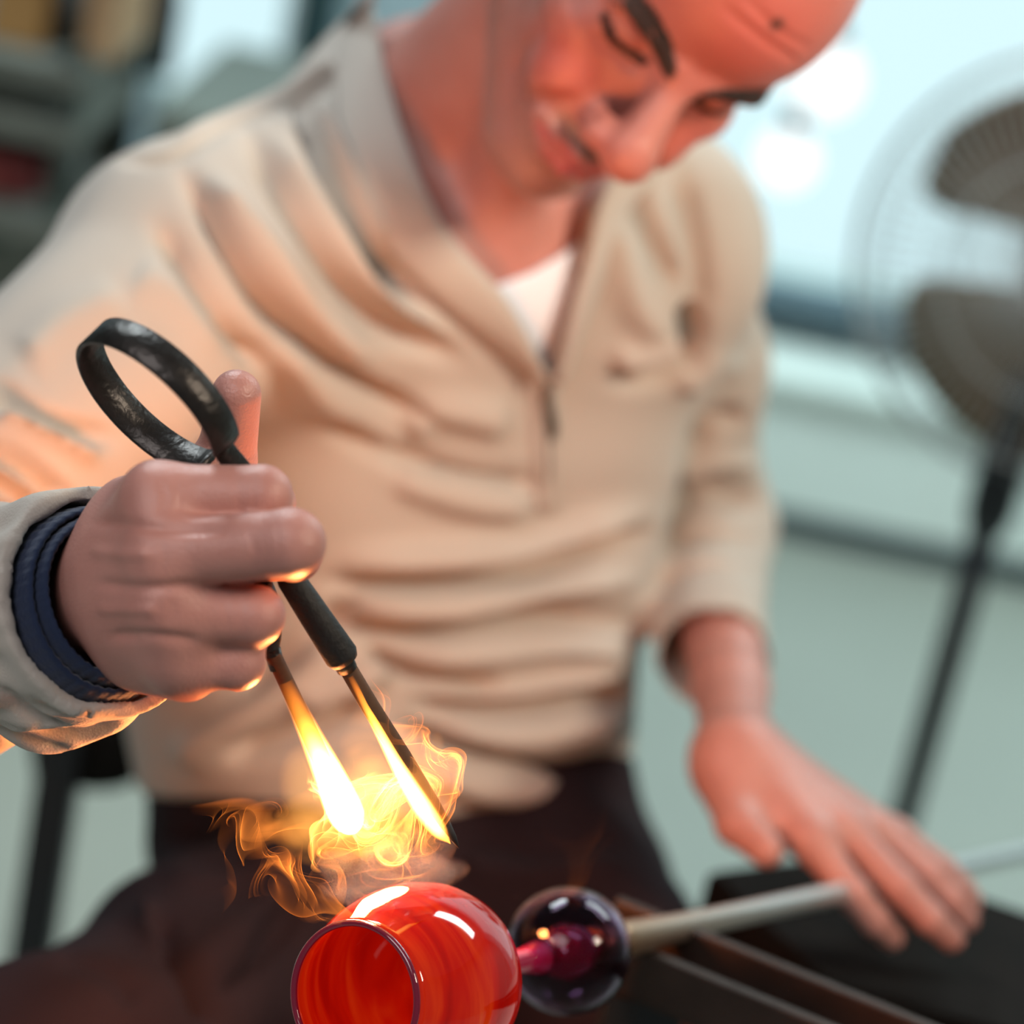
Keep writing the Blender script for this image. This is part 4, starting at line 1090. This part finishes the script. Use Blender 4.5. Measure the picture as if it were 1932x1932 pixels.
M_flame = fire_material('bright_flame_tongue', 9.0, 3.0, True, [(0, (0.8, 0.16, 0.01)), (.5, (1.0, 0.34, 0.04)), (.8, (1.0, 0.62, 0.18)), (1, (1.0, 0.93, 0.72))])
M_glow = fire_material('soft_burning_gas', 0.55, 3.0, True, [(0, (0.6, 0.12, 0.012)), (.5, (1.0, 0.30, 0.04)), (1, (1.0, 0.46, 0.10))])

for m_ in (M_fire, M_flame, M_glow): m_.cycles.emission_sampling = 'NONE'      # the flame's light on the scene is carried by flame_light

_rs2 = np.random.RandomState(11)
_ck = []
for sc_, am in ((1/0.026, 1.0), (1/0.012, 0.62), (1/0.006, 0.34)):
    for _ in range(9):
        k = _rs2.normal(size=3); k = k/np.linalg.norm(k)*sc_*_rs2.uniform(.6, 1.4)*2.2
        _ck.append((k, _rs2.normal(size=3)*am, _rs2.uniform(0, 6.28)))
def curl(P):
    v = np.zeros_like(P)
    for k, A_, ph in _ck: v += np.cos(P @ k + ph)[:, None]*np.cross(k, A_)[None]/np.linalg.norm(k)
    return v*0.25
def sheet(seed, steps, dt, drift, turb, heat0, heat1, dens, ramp=0.12, home=None, hold=0.02):
    """a thin sheet of burning gas: a seed line carried along by a swirling flow"""
    P = np.array(seed, float); n = len(P); rows = [P.copy()]; drift = np.asarray(drift, float)
    for s in range(steps):
        v = curl(P)*turb*min(1, (s+4)/12) + drift
        if home is not None:                       # the plume stays together round its source
            q = P-home; r = np.linalg.norm(q, axis=1, keepdims=True); v = v - q/np.maximum(r, 1e-6)*np.clip((r-hold)/0.012, 0, 3)*0.8
        P = P + v*dt; rows.append(P.copy())
    V = np.concatenate(rows); idx = np.arange((steps+1)*n).reshape(steps+1, n)
    F = np.stack([idx[:-1, :-1], idx[1:, :-1], idx[1:, 1:], idx[:-1, 1:]], -1).reshape(-1, 4)
    t = np.repeat(np.linspace(0, 1, steps+1), n); u = np.tile(np.linspace(0, 1, n), steps+1)
    return V, F, heat0 + (heat1-heat0)*t, dens*np.clip(t/ramp, 0, 1)*(1-t)**0.8*np.clip(np.minimum(u, 1-u)*5, 0, 1)
def build_sheets(name, sheets, m, parent=None):
    Vs, Fs, hs, ds = [], [], [], []; o = 0
    for V, F, h, d in sheets: Vs.append(V); Fs.append(F+o); hs.append(h); ds.append(d); o += len(V)
    me = mesh_np(name, np.concatenate(Vs), np.concatenate(Fs))
    for nm, a_ in (('burn', np.concatenate(hs)), ('thick', np.concatenate(ds))):
        at = me.attributes.new(nm, 'FLOAT', 'POINT'); at.data.foreach_set('value', a_.astype(np.float32))
    return new_obj(name, me, m, parent)
def line(a, b, n=70): return [a + (b-a)*i/(n-1) for i in range(n)]
def tongue(pts, rad, heat, thick, nseg=72, n=32):
    """round flame tongue around a stick"""
    P = bez([np.array(p) for p in pts], nseg); V = []
    rr = [max(1e-5, float(x[0])) for x in bez([np.array([r]) for r in rad], nseg)]
    tt = np.linspace(0, 1, nseg); hh = np.interp(tt, np.linspace(0, 1, len(heat)), heat); th = np.interp(tt, np.linspace(0, 1, len(thick)), thick)
    for i, p in enumerate(P):
        t = P[min(i+1, nseg-1)]-P[max(i-1, 0)]; t = t/np.linalg.norm(t)
        a = np.cross(t, [0.1, 0.2, 1.0]); a /= np.linalg.norm(a); b = np.cross(t, a)
        for k in range(n):
            an = 2*math.pi*k/n; V.append(p + (a*math.cos(an)+b*math.sin(an))*rr[i]*(1+0.06*math.sin(2*an+i*.12)))
    F = [(i*n+k, i*n+(k+1) % n, (i+1)*n+(k+1) % n, (i+1)*n+k) for i in range(nseg-1) for k in range(n)]
    return np.array(V), np.array(F), np.repeat(hh, n), np.repeat(th, n)
def lobe(c, r, heat, thick, seed):
    """soft billow of burning gas"""
    V = []; F = []; nu, nv = 40, 24; rs = np.random.RandomState(seed); ks = [(rs.normal(size=3)*2.4, rs.uniform(0, 6)) for _ in range(5)]
    for i in range(nv+1):
        for j in range(nu):
            th, ph = math.pi*i/nv, 2*math.pi*j/nu; d = np.array([math.sin(th)*math.cos(ph), math.cos(th), math.sin(th)*math.sin(ph)])
            w = 1 + 0.13*sum(math.sin(d @ k + p) for k, p in ks); V.append(c + d*np.array(r)*w)
    for i in range(nv):
        for j in range(nu): F.append((i*nu+j, i*nu+(j+1) % nu, (i+1)*nu+(j+1) % nu, (i+1)*nu+j))
    return np.array(V), np.array(F), np.full(len(V), heat), np.full(len(V), thick)
fire = empty('flames', CW(680, 1600, .98)); tag(fire, 'bright yellow orange flames and curling burning smoke around the wooden sticks', 'flame')
tl = build_sheets('flame_tongue', [tongue([C(538, 1285, .964), C(566, 1345, .967), C(592, 1400, .971), C(620, 1460, .976), C(640, 1506, .980), C(652, 1533, .982), C(660, 1551, .983), C(666, 1564, .983), C(670, 1573, .984)],
     [.0030, .0038, .0048, .0064, .0079, .0078, .0064, .0042, .0001], [.10, .35, .65, .9, 1, 1, 1, 1, .95], [.03, .2, .8, 2.6, 4.5, 5, 5, 5, 4])], M_flame, fire)
tl['label'] = 'white-hot flame tongue at the left stick'
tr2 = build_sheets('flame_tongue', [tongue([C(660, 1275, .967), C(690, 1330, .973), C(722, 1392, .978), C(756, 1455, .984), C(795, 1520, .988), C(828, 1566, .993), C(850, 1592, .996)],
     [.0012, .0018, .0024, .0036, .0044, .0034, .0001], [.12, .4, .7, .85, .85, .7, .4], [.03, .3, .8, 1.0, 1.0, .7, .3])], M_flame, fire)
tr2['label'] = 'yellow flame tongue along the right stick'
for i, (px, py, d, r, h, t) in enumerate(((660, 1520, .985, (.021, .024, .018), 1.0, .55), (620, 1560, .984, (.017, .014, .014), .8, .5), (740, 1500, .988, (.016, .022, .014), .9, .45), (700, 1590, .986, (.020, .011, .014), .9, .5),
        (800, 1500, .992, (.011, .020, .010), .7, .28), (550, 1560, .982, (.013, .010, .010), .6, .22), (700, 1440, .983, (.013, .018, .012), .7, .28))):
    build_sheets('gas_billow', [lobe(C(px, py, d), r, h, t, 20+i)], M_glow, fire)
sh = []
rnd = np.random.RandomState(4)
def spray(n, ax, ay, bx, by, d0, j, steps, dt, drift, turb, h0, h1, dens, hx, hy, hd, hold, pts=72):
    for i in range(n):
        a = C(ax+rnd.uniform(-j, j), ay+rnd.uniform(-j, j), d0+rnd.uniform(-.010, .010)); b = C(bx+rnd.uniform(-j, j), by+rnd.uniform(-j, j), d0+rnd.uniform(-.010, .010))
        dr = np.array([drift[0]+rnd.uniform(-.12, .12), drift[1]+rnd.uniform(-.12, .12), rnd.uniform(-.1, .1)])
        sh.append(sheet(line(a, b, pts), steps, dt, dr, turb, h0, h1, dens*rnd.uniform(.6, 1.3), home=C(hx, hy, hd) if hx else None, hold=hold))
spray(9, 590, 1430, 650, 1580, .978, 35, 80, .00125, (-.05, .05), 0.95, .95, .55, .60, 620, 1540, .980, .014)     # left tip
spray(8, 650, 1440, 700, 1600, .984, 35, 80, .00125, (.05, .02), 0.95, .95, .55, .60, 700, 1550, .985, .016)      # under the tips
spray(8, 700, 1340, 830, 1570, .988, 25, 70, .00118, (.06, .06), 0.85, .85, .45, .42, 775, 1480, .988, .016)       # right stick
spray(4, 690, 1280, 740, 1360, .978, 15, 70, .00118, (.03, .10), 0.85, .55, .25, .16, 715, 1330, .98, .010, 60)    # thin, above
build_sheets('flame_wisp', sh, M_fire, fire)['kind'] = 'stuff'
sh = []
spray(5, 560, 1550, 600, 1600, .982, 20, 90, .00145, (-.25, .02), 0.75, .75, .40, .42, 450, 1560, .98, .013, 46)  # drifting left
spray(4, 520, 1620, 560, 1660, .982, 15, 76, .00145, (-.05, -.05), 0.7, .6, .35, .30, 520, 1680, .982, .012, 46)
spray(5, 640, 1745, 690, 1738, .983, 14, 84, .00145, (-.20, .16), 0.6, .6, .35, .30, 590, 1710, .983, .016, 40)   # from the rim
spray(3, 640, 1600, 720, 1640, .985, 20, 76, .00145, (.05, -.06), 0.8, .7, .4, .30, 690, 1650, .985, .014, 60)
spray(2, 1055, 1700, 1075, 1690, 1.11, 6, 70, .00118, (.0, .25), 0.5, .3, .15, .10, None, None, None, .02, 30)     # faint curl over the bubble
build_sheets('drifting_wisp', sh, M_fire, fire)['kind'] = 'stuff'
def strand(path, width, turb, steps, h0, h1, dens, d=.982):
    """a drawn-out strand: a short sheet hung along a path"""
    P = [C(x, y, d) for x, y in path]; sh.append(sheet(bez(P, 120), steps, .0010, np.array(width), turb, h0, h1, dens))
sh = []
for k in range(3):
    o = rnd.uniform(-8, 8, size=12)
    strand([(668+o[0], 1752), (610, 1730+o[1]), (572+o[2], 1700), (545, 1655+o[3]), (505+o[4], 1620), (492, 1570+o[5]), (470+o[6], 1530), (420, 1535+o[7]), (385+o[8], 1575)], (-.10+.10*k, .05, .1), .5, 34, .6, .35, .55)
strand([(420, 1540), (410, 1590), (440, 1640), (445, 1690), (415, 1730)], (.08, .02, .1), .5, 30, .55, .3, .30)
strand([(470, 1575), (520, 1568), (570, 1565), (620, 1575)], (.0, .06, .1), .4, 26, .6, .45, .40)
strand([(600, 1600), (640, 1630), (655, 1680), (640, 1730)], (.05, .03, .1), .6, 34, .7, .45, .40)
strand([(560, 1610), (575, 1660), (600, 1700), (612, 1740)], (-.05, .03, .1), .6, 30, .6, .4, .35)
strand([(690, 1620), (740, 1645), (790, 1650), (828, 1625)], (.03, -.04, .1), .6, 30, .7, .5, .50)
strand([(680, 1750), (705, 1725), (745, 1712), (735, 1735)], (.03, .06, .1), .6, 26, .6, .4, .35)
build_sheets('burning_strand', sh, M_fire, fire)['kind'] = 'stuff'

# pale smoke hanging over the cup
def smoke_material():
    m = bpy.data.materials.new('pale_smoke'); m.use_nodes = True; nt = m.node_tree; nt.nodes.clear(); N = nt.nodes.new; L = nt.links.new
    out = N('ShaderNodeOutputMaterial'); mx = N('ShaderNodeMixShader'); tr_ = N('ShaderNodeBsdfTransparent'); df = N('ShaderNodeBsdfDiffuse'); df.inputs['Color'].default_value = (0.75, 0.66, 0.64, 1)
    ln = N('ShaderNodeLayerWeight'); ln.inputs['Blend'].default_value = 0.5
    iv = N('ShaderNodeMath'); iv.operation = 'SUBTRACT'; iv.inputs[0].default_value = 1.0; pw = N('ShaderNodeMath'); pw.operation = 'POWER'; pw.inputs[1].default_value = 2.4
    th = N('ShaderNodeAttribute'); th.attribute_name = 'thick'; ml = N('ShaderNodeMath'); ml.operation = 'MULTIPLY'
    L(ln.outputs['Facing'], iv.inputs[1]); L(iv.outputs[0], pw.inputs[0]); L(pw.outputs[0], ml.inputs[0]); L(th.outputs['Fac'], ml.inputs[1])
    L(ml.outputs[0], mx.inputs['Fac']); L(tr_.outputs[0], mx.inputs[1]); L(df.outputs[0], mx.inputs[2]); L(mx.outputs[0], out.inputs['Surface'])
    return m
M_smoke = smoke_material()
smoke = empty('smoke', CW(740, 1680, 1.0)); tag(smoke, 'pale grey smoke drifting between the flames and the red cup', 'smoke')
for i, (px, py, d, r, t) in enumerate(((715, 1660, 1.0, (.024, .011, .014), .10), (765, 1625, 1.005, (.018, .014, .012), .09), (690, 1690, .998, (.016, .008, .010), .08), (800, 1640, 1.01, (.014, .010, .010), .07))):
    build_sheets('smoke_billow', [lobe(C(px, py, d), r, 0.5, t, 60+i)], M_smoke, smoke)
